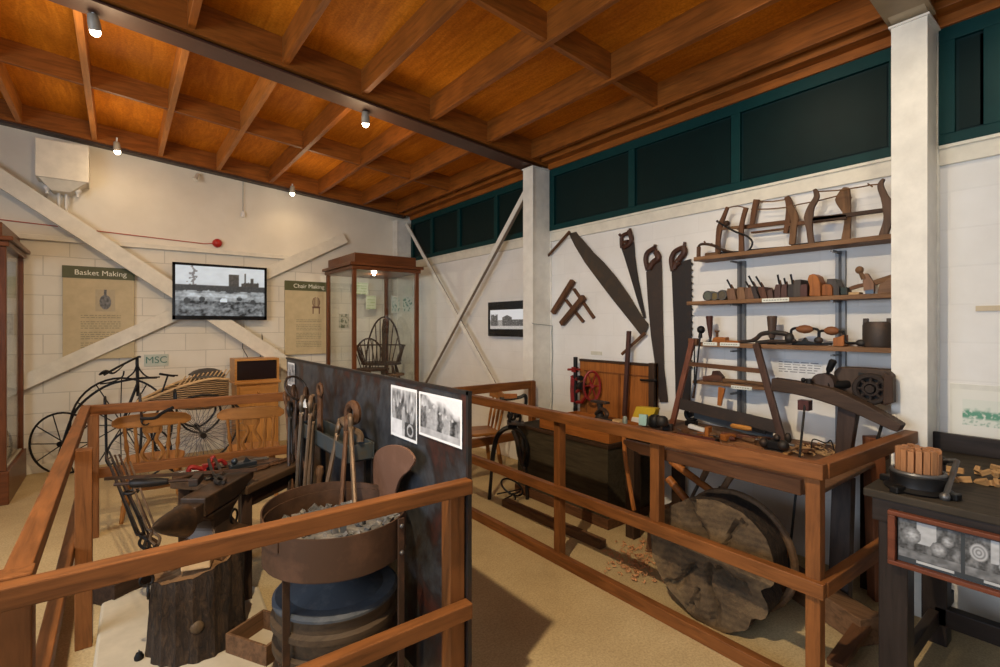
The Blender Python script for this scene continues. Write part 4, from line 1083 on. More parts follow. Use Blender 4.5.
# round bellows under the hearth
b = B().lathe(FCn + V(0, 0, .10), FCn + V(0, 0, .44), [(0, .24), (.05, .262), (.15, .262), (.18, .235), (.42, .245), (.45, .262), (.52, .262), (.55, .24), (.72, .245), (.75, .268), (.82, .268), (.85, .25), (1, .25)], 44)
bl = obj('bellows', b, wood((.075, .05, .03), 'X', .4, .6), t, sm=True)
obj('bellows_top', B().lathe(FCn + V(0, 0, .44), FCn + V(0, 0, .46), [(0, .262), (.5, .262), (1, .25)], 44), BLW, t, sm=True)
obj('cone_pipe', B().lathe(FCn + V(0, 0, .46), FCn + V(0, 0, .615), [(0, .20), (.3, .09), (.5, .05), (1, .045)], 24), BLW, t, sm=True)
for z, r_ in ((.36, .252), (.235, .250)):
    k = 40
    for i in range(k):
        a = R(160 + 170 * i / k); obj('stud', B().ball(FCn + V(r_ * math.cos(a), r_ * math.sin(a), z), .006, 6), RUST, bl, sm=True)
obj('base_ring', B().lathe(FCn + V(0, 0, .0), FCn + V(0, 0, .10), [(0, .26), (.2, .27), (.8, .27), (1, .25)], 40), DARKW['X'], t, sm=True)

# open wooden tool boxes and crate on the floor
def tray_box(name, label, c, s, rz, mat, th=.014, cat='box'):
    t = thing(name, label, cat, c, rz); W = local(t); x, y, z = s
    def bx(a, d): 
        P = [W(a[0], a[1], a[2]), W(d[0], a[1], a[2]), W(d[0], d[1], a[2]), W(a[0], d[1], a[2])]; return B().prism(P, (0, 0, d[2] - a[2]))
    obj('base_board', bx((-x / 2, -y / 2, 0), (x / 2, y / 2, th)), mat, t)
    for a, d in (((-x / 2, -y / 2, th), (-x / 2 + th, y / 2, z)), ((x / 2 - th, -y / 2, th), (x / 2, y / 2, z)), ((-x / 2 + th, -y / 2, th), (x / 2 - th, -y / 2 + th, z)), ((-x / 2 + th, y / 2 - th, th), (x / 2 - th, y / 2, z))): obj('side_board', bx(a, d), mat, t, bev=.002)
    return t
c = PZ(.14, 268, 628); tray_box('wooden_tray', 'shallow wooden tray on the floor between the stump and the forge', (c.x - .01, c.y + .02, 0), (.22, .26, .14), R(30), OLDW['X'])
c = PZ(.12, 126, 572); tray_box('wooden_crate', 'small dark wooden crate on the floor left of the stump', (c.x, c.y, .0), (.30, .24, .13), R(35), DARKW['X'])
b = B()
for i in range(7):
    a = c + V(rnd.uniform(-.1, .1), rnd.uniform(-.08, .08), .02); tag(obj('iron_offcut', B().tube([V(a.x, a.y, .03 + .018 * i), V(a.x + rnd.uniform(-.07, .07), a.y + rnd.uniform(-.06, .06), .035 + .018 * i)], .009), IRON, sm=True), 'rough iron offcut lying in the dark crate left of the stump', 'offcut', 'iron offcuts in the crate')
# pale pole along the left rail
p0, p1 = PZ(.10, 70, 595), PZ(.10, 50, 655)
tag(obj('pale_pole', B().cyl((-.275, 3.95, .04), (-.30, 2.2, .04), .034, n=18), plain((.52, .48, .38), .5), sm=True), 'long pale round pole lying on the floor along the left railing', 'pole')
c = PZ(.06, 139, 657); t = thing('iron_mandrel', 'small dark round iron lump at the front edge of the slab', 'iron weight', (c.x, c.y, SZ))
obj('lump', B().lathe((c.x, c.y, SZ), (c.x, c.y, SZ + .03), [(0, .018), (.4, .020), (1, .012)], 14), BLACK, t, sm=True); obj('ring', B().torus((c.x, c.y, SZ + .03), .010, .003, 'X', 12, 6), BLACK, t, sm=True)
# tongs and rods hung over the far rail, leaning to the left corner
hk = [(105, 399, 119, 492, 'leftmost of the irons hooked over the far rail of the forge pen'), (140, 395, 137, 440, 'middle iron hook over the far rail above the left lyre chair'), (175, 391, 174, 446, 'right iron hook over the far rail above the left lyre chair')]
for i, (px0, py0, px1, py1, l) in enumerate(hk):
    top = PZ(1.0, px0, py0 + 4); y = top.y - .045
    P = [V(top.x, y + .11, .93), V(top.x, y + .105, 1.02), V(top.x, y + .05, 1.045), V(top.x, y - .01, 1.02), V(top.x + .005, y - .02, .92), V(top.x + .01, y - .03, .92 - (py1 - 420) * .005)]
    t = thing('rail_hook', l, 'hook', (top.x, y, .9)); obj('rod', B().tube(smooth(P), .009), BLACK if i != 1 else IRON, t, sm=True)
    e = P[-1]; obj('hook_end', B().torus(e + V(.025, 0, 0), .025, .006, 'Y', 12, 6, 90, 330), BLACK, t, sm=True)
t = PZ(.9, 160, 415); tag(obj('bent_iron_bar', B().tube(smooth([PD(3.62, 141, 418.5), PD(3.62, 155, 418), PD(3.62, 162, 413), PD(3.62, 173, 407.5)]), .012), BLACK, sm=True), 'black bent iron bar held by the hooks on the far rail', 'bar')
for i, (px0, py0, d0, px1, py1, d1, l) in enumerate(((107, 452, 3.3, 152, 552, 2.62, 'leftmost of the long thin rods leaning in the left corner'), (117, 455, 3.3, 155, 550, 2.64, 'second of the long thin rods leaning in the left corner'),
    (110, 460, 3.25, 147, 549, 2.62, 'third and darkest of the rods leaning in the left corner'), (128, 462, 3.2, 157, 545, 2.66, 'rightmost of the long thin rods leaning in the left corner'))):
    tongs('smith_tongs', l.replace('long thin rods', 'long thin tongs').replace('of the rods', 'of the long tongs'), PD(d1, px1, py1), PD(d0, px0, py0), .014, (IRON, RUSTD, BLACK, OLDI)[i], r=.006, side=(1, .2, 0))
tag(obj('iron_collar', B().torus(PD(2.98, 131, 492), .035, .008, 'Z', 16, 6), BLACK, sm=True), 'iron collar holding the leaning tongs together in the left corner', 'collar')

# ================================================================== RIGHT WALL: HANGING SAWS
SW = XW - .02
def P_(px, py, X=SW): return PX(X, px, py)
def wallpoly(pts, X=SW, th=.004): return B().prism([PX(X, *p) for p in pts], (-th, 0, 0))
SAWM = iron((.050, .040, .032), (.075, .050, .032), .5, .55, .35, 8)
SAWD = iron((.028, .025, .026), (.05, .032, .024), .4, .5, .4, 8)
t = thing('crosscut_saw', 'long two-man crosscut saw hung diagonally on the white wall', 'saw', P_(608, 280))
up = [(569.3, 233.5), (576.5, 231.7), (579, 235.3), (593.6, 252.4), (604.4, 263), (617, 277.6), (629.5, 295.5), (642, 316), (648.5, 324), (648, 328)]
lo = [(569.3, 233.5), (571, 238), (575, 246), (585, 262.5), (592, 272), (602, 285.5), (614, 301), (630, 321), (641, 335), (644, 336)]
obj('blade', B().strip([P_(*p) for p in up], [P_(*p) for p in lo], (-.004, 0, 0)), SAWM, t)
obj('handle', B().tube([P_(571, 232) + V(-.02, 0, 0), P_(548, 257.5) + V(-.02, 0, 0)], [.017, .013]), MIDW['Z'], t, sm=True)
obj('handle', B().tube([P_(647, 333) + V(-.03, 0, 0), P_(626, 354) + V(-.06, 0, 0)], [.016, .014]), MIDW['Z'], t, sm=True)
def handsaw(label, blade, grip, hole, mat, teeth=None, bev=0):
    t = thing('hand_saw', label, 'saw', P_(*blade[0]))
    b = wallpoly(blade)
    if teeth:
        (x0, y0), (x1, y1), n, w = teeth
        for i in range(n):
            f, g = i / n, (i + .55) / n
            b.prism([PX(SW, x0 + (x1 - x0) * f, y0 + (y1 - y0) * f), PX(SW, x0 + (x1 - x0) * (f + g) / 2 + w, y0 + (y1 - y0) * (f + g) / 2), PX(SW, x0 + (x1 - x0) * g, y0 + (y1 - y0) * g)], (-.004, 0, 0))
    obj('blade', b, mat, t)
    h = B()
    for pts, r in grip: h.tube(smooth([P_(*p) + V(-.008, 0, 0) for p in pts]), r, 8, flat=1)
    obj('grip', h, wood((.075, .032, .020), 'Z', .45, .5), t, sm=True)
    for p in hole: obj('screw', B().cyl(P_(*p) + V(-.035, 0, 0), P_(*p) + V(0, 0, 0), .007, n=10), STEEL, t, sm=True)
# slender handsaw
handsaw('slender tapering handsaw hanging left of the two big saws', [(621.5, 248), (634, 241.8), (635, 256), (637.5, 274), (641.5, 295), (646, 318), (643.5, 318), (637.5, 300), (630, 275), (624.5, 257)],
        [([(622.5, 248), (622, 242), (622.5, 237), (625, 234.5), (628, 233.5), (630, 231)], .018), ([(630, 231), (631, 235), (632, 240), (629, 245), (624, 247.5)], .022), ([(624, 243), (629, 242)], .022), ([(621.5, 236), (620, 234.5)], .014), ([(630.5, 231), (630.5, 228.5)], .013)], [(627, 244)], SAWD)
handsaw('broad ripsaw blade hanging between the slender saw and the toothed saw', [(646.3, 272), (653, 266), (661.5, 258.5), (662.4, 292), (663, 330), (664, 367), (668, 402), (660, 402), (655.5, 367), (651, 335), (648, 300)],
        [([(648.5, 270), (646.3, 260), (648, 253), (652.5, 249.5), (656, 247.5)], .022), ([(656.5, 252), (659, 258), (654, 262.5), (650, 269)], .028), ([(649, 266), (655, 263)], .02), ([(655.5, 246.5), (656, 244.5)], .015), ([(655, 248), (657.5, 253)], .015)], [(653, 262)], iron((.045, .034, .030), (.065, .042, .032), .5, .55, .35, 8))
handsaw('large coarse-toothed pit saw hanging nearest the shelves', [(671.8, 271), (679, 262), (691, 259), (691.6, 300), (691.5, 340), (690, 404), (676, 404), (674.5, 340), (673, 300)],
        [([(673.5, 271), (672, 260), (674.5, 253), (679, 249.5), (684, 247.5)], .022), ([(684, 247), (685, 252.5), (681, 258), (676.5, 264), (675, 269)], .026), ([(674, 267), (681, 262)], .022), ([(684.5, 246), (685.5, 242)], .012)], [(679, 262)], SAWD, ((691.2, 262), (690.8, 372), 17, 2.2))
# wall frame of four rods
t = thing('wooden_rope_winder', 'dark wooden hash-shaped winder frame fixed on the wall', 'winder', P_(572, 305))
for a, c, w in (((575, 281), (555, 313), .052), ((586, 297), (563.5, 324), .055)): obj('thick_bar', B().rib([P_(*a), P_((a[0] + c[0]) / 2, (a[1] + c[1]) / 2), P_(*c)], w, SW - .03, .05), MIDW['Z'], t, bev=.005)
for a, c in (((574, 289), (594, 318)), ((566, 300), (583.5, 322))): obj('thin_bar', B().rib([P_(*a), P_((a[0] + c[0]) / 2, (a[1] + c[1]) / 2), P_(*c)], .024, SW - .0, .03), MIDW['Z'], t)
# small television behind the column
t = thing('television', 'small black wall television half hidden behind the white column', 'television', (3.70, 4.7, 1.7))
a = PX(3.69, 488.5, 336); d = PX(3.69, 488.5, 302.5); y1 = 4.28
obj('casing', B().bb((3.68, y1, a.z), (XW, a.y, d.z)), plain((.006, .006, .007), .25), t, bev=.005)
def house(u, v):
    n = fbm(u * 7, v * 7, 21); n2 = fbm(u * 22, v * 22, 4)
    if v < .16: return (.40 + .1 * n2,) * 3
    if (.02 < u < .24 and v < .75 + .1 * n2) or (.38 < u < .66 and v < .72 - abs(u - .52) * .8) or (.66 <= u < 1 and v < .48): return (.07 + .16 * max(0, n2),) * 3
    if v > .45: return (.55, .58, .62)
    return (.26 + .2 * n2,) * 3
picture('screen', (3.677, a.y - .055, a.z + .09), (0, -(a.y - y1 - .09), 0), (0, 0, d.z - a.z - .19), 70, 40, house, SCREEN, t)
cb = B().tube([V(XW - .01, 4.25, 1.63), V(XW - .012, 4.12, 1.64)], .004, 6).tube([V(3.47, 3.94, 1.63), V(3.48, 3.92, 1.62), V(XW - .01, 3.915, 1.60)], .004, 6).tube([V(XW - .01, 3.915 + .004 * math.sin(i), 1.60 - i * .065) for i in range(17)], .004, 6)
tag(obj('thin_wall_cable', cb, GREYP), 'thin grey cable running down the column beside the white wall', 'cable')
tag(obj('paper_label', B().bb((SW + .016, P_(590, 352).y, 1.31), (SW + .012, P_(601, 352).y, 1.345)), plain((.62, .60, .50), .6)), 'tiny pale paper label on the wall above the wooden panel', 'label')

# ================================================================== SHELVES
SX0 = 3.56
for y in (1.84, 1.19):
    t = thing('shelf_upright', ['left', 'right'][y < 1.5] + ' grey slotted metal upright carrying the tool shelves', 'shelf upright', (XW - .015, y, .8))
    obj('channel', B().bb((XW - .03, y - .028, .80), (XW, y + .028, 2.09)), iron((.16, .165, .17), (.18, .17, .16), .3, .4, .6), t)
    obj('slot_strip', B().bb((XW - .034, y - .008, .80), (XW - .03, y + .008, 2.09)), plain((.05, .05, .055), .5), t)
    for z in (2.07, 1.75, 1.405, 1.09):
        if z < 1.2 and y < 1.5: continue
        obj('bracket', B().bb((SX0 + .02, y - .008, z - .0), (XW - .03, y + .008, z + .012)), STEEL, t)
SHW = wood((.22, .115, .055), 'Y', .5, .6)
def shelf(z, y0, y1, th, label):
    return tag(obj('shelf_board', B().bb((SX0, y0, z), (XW, y1, z + th)), SHW, bev=.003), label, 'shelf')
Z1 = PX(SX0, 800, 249).z; Z2 = PX(SX0, 800, 301).z; Z3 = PX(SX0, 800, 350).z; Z4 = PX(SX0, 730, 387).z
T1, T2, T3, T4 = Z1 + .03, Z2 + .028, Z3 + .03, Z4 + .022
shelf(Z1, .87, 2.13, .03, 'top wooden shelf carrying the bow saws')
shelf(Z2, .87, 2.19, .028, 'second wooden shelf carrying the moulding planes')
shelf(Z3, .87, 2.14, .03, 'third wooden shelf carrying braces and the round block')
shelf(Z4, 1.50, 2.14, .022, 'short lowest wooden shelf behind the frame saw')
def slip(px0, px1, z, label):
    a = PX(SX0 - .003, px0, 300); d = PX(SX0 - .003, px1, 300)
    t = thing('shelf_label', label, 'label', (SX0, a.y, z)); obj('card', B().bb((SX0 - .004, d.y, z), (SX0 - .001, a.y, z + .026)), plain((.66, .68, .62), .6), t)
    b = B(); y = a.y - .01
    while y > d.y + .02: b.bb((SX0 - .0055, y - .012, z + .010), (SX0 - .0035, y, z + .016)); y -= .018
    obj('faint_lettering', b, plain((.25, .25, .22), .7), t)
slip(762, 789, Z2, 'white label strip on the front edge of the second shelf')
slip(720, 739.5, T3 - .02, 'white label strip at the left of the third shelf'); slip(703, 717, T3 - .02, 'short white label at the far left of the third shelf')
slip(731, 752, Z4 - .01, 'white label strip on the front edge of the lowest short shelf')

# bow saws on the top shelf
def bowsaw(label, X, stiles, rails, cords, blade=None, mat=MIDW, name='bow_saw'):
    t = thing(name, label, 'saw', PX(X, *stiles[0][0][-1]))
    for pts, w in stiles: obj('cheek', B().rib([PX(X, *p) for p in pts], w, X, .024), mat['Z'], t, bev=.004)
    for a, c, w in rails: obj('stretcher', B().rib([PX(X, *a), PX(X, (a[0] + c[0]) / 2, (a[1] + c[1]) / 2), PX(X, *c)], w, X, .018), mat['Y'], t, bev=.003)
    for pts in cords: obj('twisted_cord', B().tube(smooth([PX(X, *p) for p in pts], 3), .0045, 6), OLDW['Y'], t, sm=True)
    if blade: obj('saw_blade', B().rib([PX(X, *blade[0]), PX(X, (blade[0][0] + blade[1][0]) / 2, (blade[0][1] + blade[1][1]) / 2), PX(X, *blade[1])], .016, X, .003), BLACK, t)
    return t
cv = lambda pts, ox, oy: [(ox + x / 7.02, oy + y / 7.02) for x, y in pts]
L_ = lambda *pts: cv(pts, 690, 175); Rr_ = lambda *pts: cv(pts, 790, 170)
bowsaw('leftmost bow saw on the top shelf with a short reddish frame', 3.63, [(L_((265, 225), (235, 300), (210, 370), (198, 460), (196, 562)), [.022, .03, .045, .034, .04]), (L_((395, 228), (372, 310), (360, 380), (362, 460), (362, 550)), [.032, .03, .035, .034, .04])],
       [(L_((215, 378))[0], L_((362, 365))[0], .022)], [L_((268, 232), (330, 218), (393, 232))], (L_((200, 545))[0], L_((360, 540))[0]), {'Z': MIDW['Z'], 'Y': OLDW['Y']})
bowsaw('second bow saw on the top shelf standing behind the leftmost one', 3.70, [(L_((470, 172), (450, 260), (436, 350)), [.045, .038, .03]), (L_((680, 152), (700, 215), (690, 310), (672, 410)), [.032, .045, .036, .03])],
       [(L_((330, 372))[0], L_((700, 328))[0], .030), (L_((430, 405))[0], L_((690, 375))[0], .014)], [L_((472, 188), (580, 185), (672, 172)), L_((430, 240), (560, 238), (690, 225))], (L_((420, 528))[0], L_((705, 505))[0]))
bowsaw('plain brown bow saw in the middle of the top shelf', 3.66, [(L_((700, 215), (735, 300), (728, 380), (718, 490)), [.04, .05, .04, .04]), (Rr_((400, 122), (375, 200), (398, 290), (405, 370), (392, 492)), [.03, .09, .045, .035, .05])],
       [(L_((690, 350))[0], Rr_((400, 330))[0], .026)], [Rr_((30, 250), (70, 240), (200, 215), (360, 175))], (L_((710, 495))[0], Rr_((390, 490))[0]), {'Z': OLDW['Z'], 'Y': MIDW['Y']})
bowsaw('large curvy-cheeked bow saw at the right end of the top shelf', 3.60, [(Rr_((175, 135), (188, 190), (150, 260), (132, 330), (138, 420), (152, 525)), [.020, .034, .04, .055, .036, .036]), (Rr_((660, 62), (636, 110), (665, 190), (692, 260), (690, 350), (655, 462)), [.014, .030, .038, .058, .045, .045])],
       [(Rr_((140, 350))[0], Rr_((680, 280))[0], .026), (Rr_((160, 345))[0], Rr_((400, 330))[0], .034)], [Rr_((185, 152), (340, 142), (520, 115), (565, 105), (640, 100)), Rr_((545, 95), (580, 118))], None, {'Z': wood((.11, .06, .035), 'Z'), 'Y': DARKW['Y']})
t = thing('curved_brace', 'small dark curved brace lying at the left end of the top shelf', 'brace', PX(3.62, *L_((60, 580))[0]))
X = 3.60
obj('crank', B().tube(smooth([PX(X, *p) for p in L_((30, 598), (62, 590), (62, 500), (110, 485), (180, 500), (215, 520), (260, 535), (310, 545))]), .010), DARKW['Y'], t, sm=True)
obj('chuck', B().tube([PX(X, *p) for p in L_((60, 575), (62, 505))], .016).tube([PX(X, *p) for p in L_((100, 465), (112, 490))], .007).tube([PX(X, *p) for p in L_((150, 480), (152, 500))], .009), MIDW['Z'], t, sm=True)
t = thing('fretsaw', 'thin iron-hooped fretsaw hooked over the leftmost bow saw', 'saw', PX(3.61, *L_((300, 560))[0]))
X = 3.605
obj('hoop', B().tube(smooth([PX(X, *p) for p in L_((190, 325), (250, 360), (310, 395), (400, 430), (438, 475), (410, 530), (340, 548), (262, 548))]), .007), BLACK, t, sm=True)
obj('knob', B().ball(PX(X, *L_((258, 340))[0]), .022, 10).ball(PX(X, *L_((192, 325))[0]), .010, 8), DARKW['Z'], t, sm=True)
obj('wooden_grip', B().tube([PX(X, *p) for p in L_((110, 560), (200, 552))], .014), OLDW['Y'], t, sm=True)

# second shelf
def tin(px, r, mat, label):
    c = PX(3.63, px, 296); t = thing('round_tin', label, 'tin', (3.63, c.y, T2))
    obj('body', B().cyl((3.60, c.y, T2 + r), (3.68, c.y, T2 + r), r, n=20), mat, t, sm=True); obj('rim', B().torus((3.60, c.y, T2 + r), r * .86, r * .12, 'X', 20, 6), STEEL, t, sm=True)
tin(709.5, .040, iron((.13, .14, .11), (.2, .2, .16), .5, .4, .4), 'grey-green round tin at the left end of the second shelf')
tin(716.5, .034, iron((.22, .17, .08), (.3, .25, .14), .5, .35, .6), 'middle of three round tins on the second shelf, brassy')
tin(724, .040, iron((.12, .10, .07), (.28, .22, .12), .5, .4, .5), 'right of three round tins on the second shelf, dark brass')
def mplane(px, w, h, mat, tilt, label, iron_h=.07, X0=3.57, X1=3.72, z=None):
    c = PX(3.60, px + .6, 296); z = T2 if z is None else z
    t = thing('moulding_plane', label, 'plane', ((X0 + X1) / 2, c.y, z)); s = math.tan(R(tilt))
    Lc = lambda x, y, zz: V(x, c.y + y + zz * s, z + zz)
    obj('stock', B().prism([Lc(X0, -w / 2, 0), Lc(X0, w / 2, 0), Lc(X0, w / 2, h * .6), Lc(X0, w * .28, h), Lc(X0, -w / 2, h)], (X1 - X0, 0, 0)), mat, t, bev=.003)
    if iron_h: obj('iron', B().beam(Lc(X0 + .05, 0, h * .7), Lc(X0 + .03, w * .25, h + iron_h), .012, .004, (1, 0, 0)), BLACK, t); obj('wedge', B().beam(Lc(X0 + .06, -w * .1, h * .7), Lc(X0 + .045, w * .05, h + iron_h * .45), .012, .010, (1, 0, 0)), MIDW['Z'], t)
MP = [(733.5, .062, .085, (.17, .095, .06), 14, .07, 'tilted reddish moulding plane just left of the left upright'), (743, .060, .088, (.20, .11, .06), 10, 0, 'moulding plane leaning in front of the left upright'),
      (751.5, .055, .082, (.15, .08, .05), 14, .05, 'tilted brown moulding plane right of the left upright'), (758, .034, .09, (.045, .035, .034), 20, .08, 'narrow black plane leaning over on the second shelf'),
      (765.5, .045, .082, (.10, .045, .03), 20, .08, 'dark red leaning plane with a tall iron on the second shelf'), (772, .036, .06, (.09, .05, .04), 10, 0, 'low brown plane between the leaning planes and the upright ones'),
      (778.5, .040, .092, (.075, .042, .038), 0, .07, 'upright purple-brown plane with a tall iron on the second shelf'), (785, .038, .090, (.085, .045, .04), 0, .045, 'upright dark plane beside the one with the tall iron'),
      (791.5, .036, .088, (.040, .034, .034), 0, .07, 'black upright plane in the middle of the second shelf'), (798, .050, .115, (.065, .055, .05), 0, 0, 'tall grey-brown blocky plane in the middle of the second shelf'),
      (804.5, .045, .082, (.085, .04, .035), 0, 0, 'square maroon plane left of the orange horned plane')]
for px, w, h, c, tl, ih, l in MP: mplane(px, w, h, wood(c, 'Z', .4, .6), tl, l, ih)
def silh(name, label, cat, pts, X, th, mat, part='stock', base=None):
    P = [PX(X, *p) for p in pts]; t = thing(name, label, cat, (X + th / 2, P[0].y, base if base is not None else min(p.z for p in P)))
    if base is not None:
        m = min(p.z for p in P); P = [V(p.x, p.y, p.z - (m - base)) for p in P]
    obj(part, B().prism(P, (th, 0, 0)), mat, t, bev=.004); return t
S2 = lambda *pts: [(790 + x / 9.52, 255 + y / 9.52) for x, y in pts]
silh('horned_plane', 'bright orange-brown horned wooden plane on the second shelf', 'plane', S2((180, 390), (185, 300), (165, 230), (180, 190), (220, 178), (260, 200), (285, 260), (290, 390)), 3.58, .10, ORW['Z'], base=T2)
silh('smoothing_plane', 'small orange block plane right of the horned plane', 'plane', S2((300, 388), (300, 290), (330, 278), (380, 280), (400, 310), (400, 388)), 3.58, .10, wood((.30, .10, .025), 'Z'), base=T2)
silh('coffin_plane', 'dark grey-topped plane in front of the right upright', 'plane', S2((405, 385), (350, 260), (350, 228), (430, 225), (465, 300), (470, 385)), 3.60, .09, wood((.07, .06, .055), 'Z'), base=T2)
silh('iron_block', 'small blackish green block right of the right upright', 'block', S2((478, 382), (478, 305), (545, 310), (548, 382)), 3.58, .08, iron((.02, .03, .028)), base=T2)
X = 3.60
t = thing('plough_plane', 'big brown plough plane with long arms at the right end of the second shelf', 'plane', (3.66, PX(X, *S2((750, 380))[0]).y, T2))
obj('fence', B().prism([PX(X, *p) for p in S2((700, 340), (800, 350), (800, 270), (770, 225), (740, 175), (705, 175), (690, 250))], (.03, 0, 0)), wood((.20, .105, .06), 'Z'), t, bev=.003)
obj('arm', B().rib([PX(X, *p) for p in S2((555, 320), (620, 298), (700, 280))], .022, X + .03, .022), MIDW['Y'], t)
obj('screw_arm', B().rib([PX(X, *p) for p in S2((790, 262), (870, 235), (980, 200))], .030, X + .03, .022), OLDW['Y'], t)
obj('thumb_screw', B().tube([PX(X, *p) for p in S2((700, 230), (670, 160))], .012).ball(PX(X, *S2((662, 143))[0]), .024, 10), OLDW['Z'], t, sm=True)
obj('skate', B().prism([PX(X, *p) for p in S2((715, 385), (715, 335), (795, 325), (795, 380))], (.03, 0, 0)), BLUEST, t)
t2 = silh('try_plane', 'long brown plane body sloping up at the far right of the second shelf', 'plane', S2((830, 380), (850, 290), (980, 205), (980, 370)), 3.60, .06, wood((.19, .10, .05), 'Y'), base=T2)
c = PX(3.64, *S2((600, 385))[0]); tag(obj('pale_offcut', B().box((3.63, c.y, T2 + .008), (.07, .09, .016)), FRESH), 'thin pale wooden offcut right of the blackish block on the second shelf', 'offcut')

# third shelf
S3 = lambda *pts: [(690 + x / 9.09, 305 + y / 9.09) for x, y in pts]; S3b = lambda *pts: [(785 + x / 9.09, 305 + y / 9.09) for x, y in pts]
X = 3.60
def upright_handle(label, pts, r0, r1, mat, name='chisel', cat='chisel'):
    p, q = [PX(X, *k) for k in pts]; q.z = T3 + .0
    t = thing(name, label, cat, (q.x, q.y, T3)); obj('handle', B().lathe(p, V(q.x, q.y, T3 + .045), [(0, r0), (.05, r0 * 1.1), (.9, r1), (1, r1 * .8)], 12), mat, t, sm=True)
    obj('foot', B().lathe(V(q.x, q.y, T3 + .045), V(q.x, q.y, T3), [(0, r1 * .7), (.6, r1 * .6), (1, r1 * 1.4)], 10), BLACK, t, sm=True)
upright_handle('dark red upright tool handle at the left of the third shelf', S3((176, 100), (185, 330)), .024, .014, wood((.07, .025, .018), 'Z'))
upright_handle('grey-brown upright tool handle in the middle of the third shelf', S3((746, 100), (745, 330)), .030, .022, wood((.08, .05, .036), 'Z'))
# screwdriver-like long tools hanging through left end
t = thing('long_auger', 'long thin auger with a black ball handle hanging left of the third shelf', 'auger', PX(3.54, 697, 392))
obj('ball_grip', B().ball(PX(3.54, *S3((100, 225))[0]), .030, 12).cyl(PX(3.54, *S3((98, 240))[0]), PX(3.54, *S3((92, 300))[0]), .012, .016), BLACK, t, sm=True)
obj('shank', B().tube([PX(3.54, 700, 338), PX(3.54, 697.5, 362), PX(3.54, 695, 388)], .0065), BLACK, t, sm=True)
obj('tip', B().tube([PX(3.54, 695, 386), PX(3.54, 693, 398)], [.007, .012]), DARKW['Z'], t, sm=True)
tag(obj('thin_rod', B().tube([PX(3.545, 694.5, 345), PX(3.545, 694.5, 385)], .006), BLACK, sm=True), 'short thin black rod hanging beside the long auger', 'rod')
tag(obj('wooden_block', B().box(PX(3.56, 694, 341.5), (.05, .075, .05)), MIDW['Y'], bev=.004), 'small brown block at the extreme left end of the third shelf', 'block')
t = silh('router_plane', 'small orange-brown plane with an upright peg on the third shelf', 'plane', S3((195, 315), (205, 275), (230, 262), (300, 268), (318, 262), (322, 315)), 3.59, .06, ORW['Y'], base=T3)
c = PX(3.60, *S3((240, 265))[0]); obj('peg', B().lathe((3.61, c.y, T3 + .04), (3.61, c.y, T3 + .095), [(0, .010), (.7, .010), (.75, .017), (1, .017)], 10), MIDW['Z'], t, sm=True)
a = PX(3.62, *S3((330, 300))[0]); d = PX(3.62, *S3((450, 300))[0]); tag(obj('wooden_lath', B().bb((3.60, d.y, T3), (3.63, a.y, T3 + .02)), ORW['Y']), 'short orange wooden lath lying left of the left upright on the third shelf', 'lath')
t = thing('draw_clamp', 'black curved iron clamp at the middle of the third shelf', 'clamp', PX(3.59, *S3((700, 345))[0]))
obj('curved_frame', B().tube(smooth([PX(3.59, *p) for p in S3((460, 335), (560, 325), (610, 300), (650, 265), (740, 250), (830, 255), (900, 275), (925, 310))]), [.012] * 6 + [.016] * 24 + [.014] * 6), IRON, t, sm=True)
obj('lower_bar', B().tube([PX(3.59, *p) for p in S3((600, 345), (720, 330), (850, 335), (960, 325))], .014), IRON, t, sm=True)
obj('jaw', B().ball(PX(3.59, *S3((905, 300))[0]), .030, 10, (1, 1, 1.2)), IRON, t, sm=True)
def brace_tool(label, pts, grip, ends):
    t = thing('carpenter_brace', label, 'brace', PX(3.60, *pts[0])); obj('crank', B().tube(smooth([PX(3.60, *p) for p in pts], 4), .0085), BLACK, t, sm=True)
    g0, g1 = PX(3.60, *grip[0]), PX(3.60, *grip[1]); obj('wooden_grip', B().lathe(g0, g1, [(0, .012), (.2, .024), (.5, .029), (.8, .024), (1, .012)], 12), wood((.22, .085, .035), 'Y'), t, sm=True)
    for e in ends: obj('chuck', B().ball(PX(3.60, *e), .022, 10, (1, 1.3, 1)), IRON, t, sm=True)
brace_tool('left of two carpenter braces with a brown grip on the third shelf', S3b((40, 340), (55, 280), (60, 225), (110, 210), (180, 222), (260, 215), (305, 235), (305, 300), (310, 345)), (S3b((105, 220))[0], S3b((255, 220))[0]), [S3b((40, 320))[0], S3b((305, 320))[0]])
brace_tool('right of two carpenter braces with a brown grip on the third shelf', S3b((310, 300), (320, 240), (400, 235), (500, 240), (530, 250), (545, 300), (560, 340), (640, 345), (715, 345)), (S3b((360, 232))[0], S3b((490, 238))[0]), [S3b((690, 345))[0]])
t = silh('iron_stock', 'low black iron bit stock below the two braces on the third shelf', 'tool', S3b((60, 355), (60, 320), (150, 320), (175, 285), (200, 320), (300, 335), (420, 335), (420, 355)), 3.61, .03, BLACK, base=T3)
silh('wooden_block', 'orange wooden block in front of the right upright on the third shelf', 'block', S3b((435, 375), (435, 300), (500, 285), (535, 270), (535, 375)), 3.58, .08, ORW['Z'], base=T3)
c = PX(3.64, *S3b((860, 380))[0])
t = thing('iron_pot', 'round dark brown iron pot with two lugs at the right end of the third shelf', 'pot', (3.655, c.y, T3))
POT = iron((.055, .042, .035), (.10, .06, .04), .5, .6, .4)
obj('pot_body', B().lathe((3.65, c.y, T3), (3.65, c.y, T3 + .155), [(0, .080), (.1, .088), (.85, .088), (.9, .085), (1, .085)], 28), POT, t, sm=True)
for s in (-1, 1): obj('lug', B().box((3.60, c.y + s * .058, T3 + .160), (.02, .026, .03)), POT, t, bev=.003)
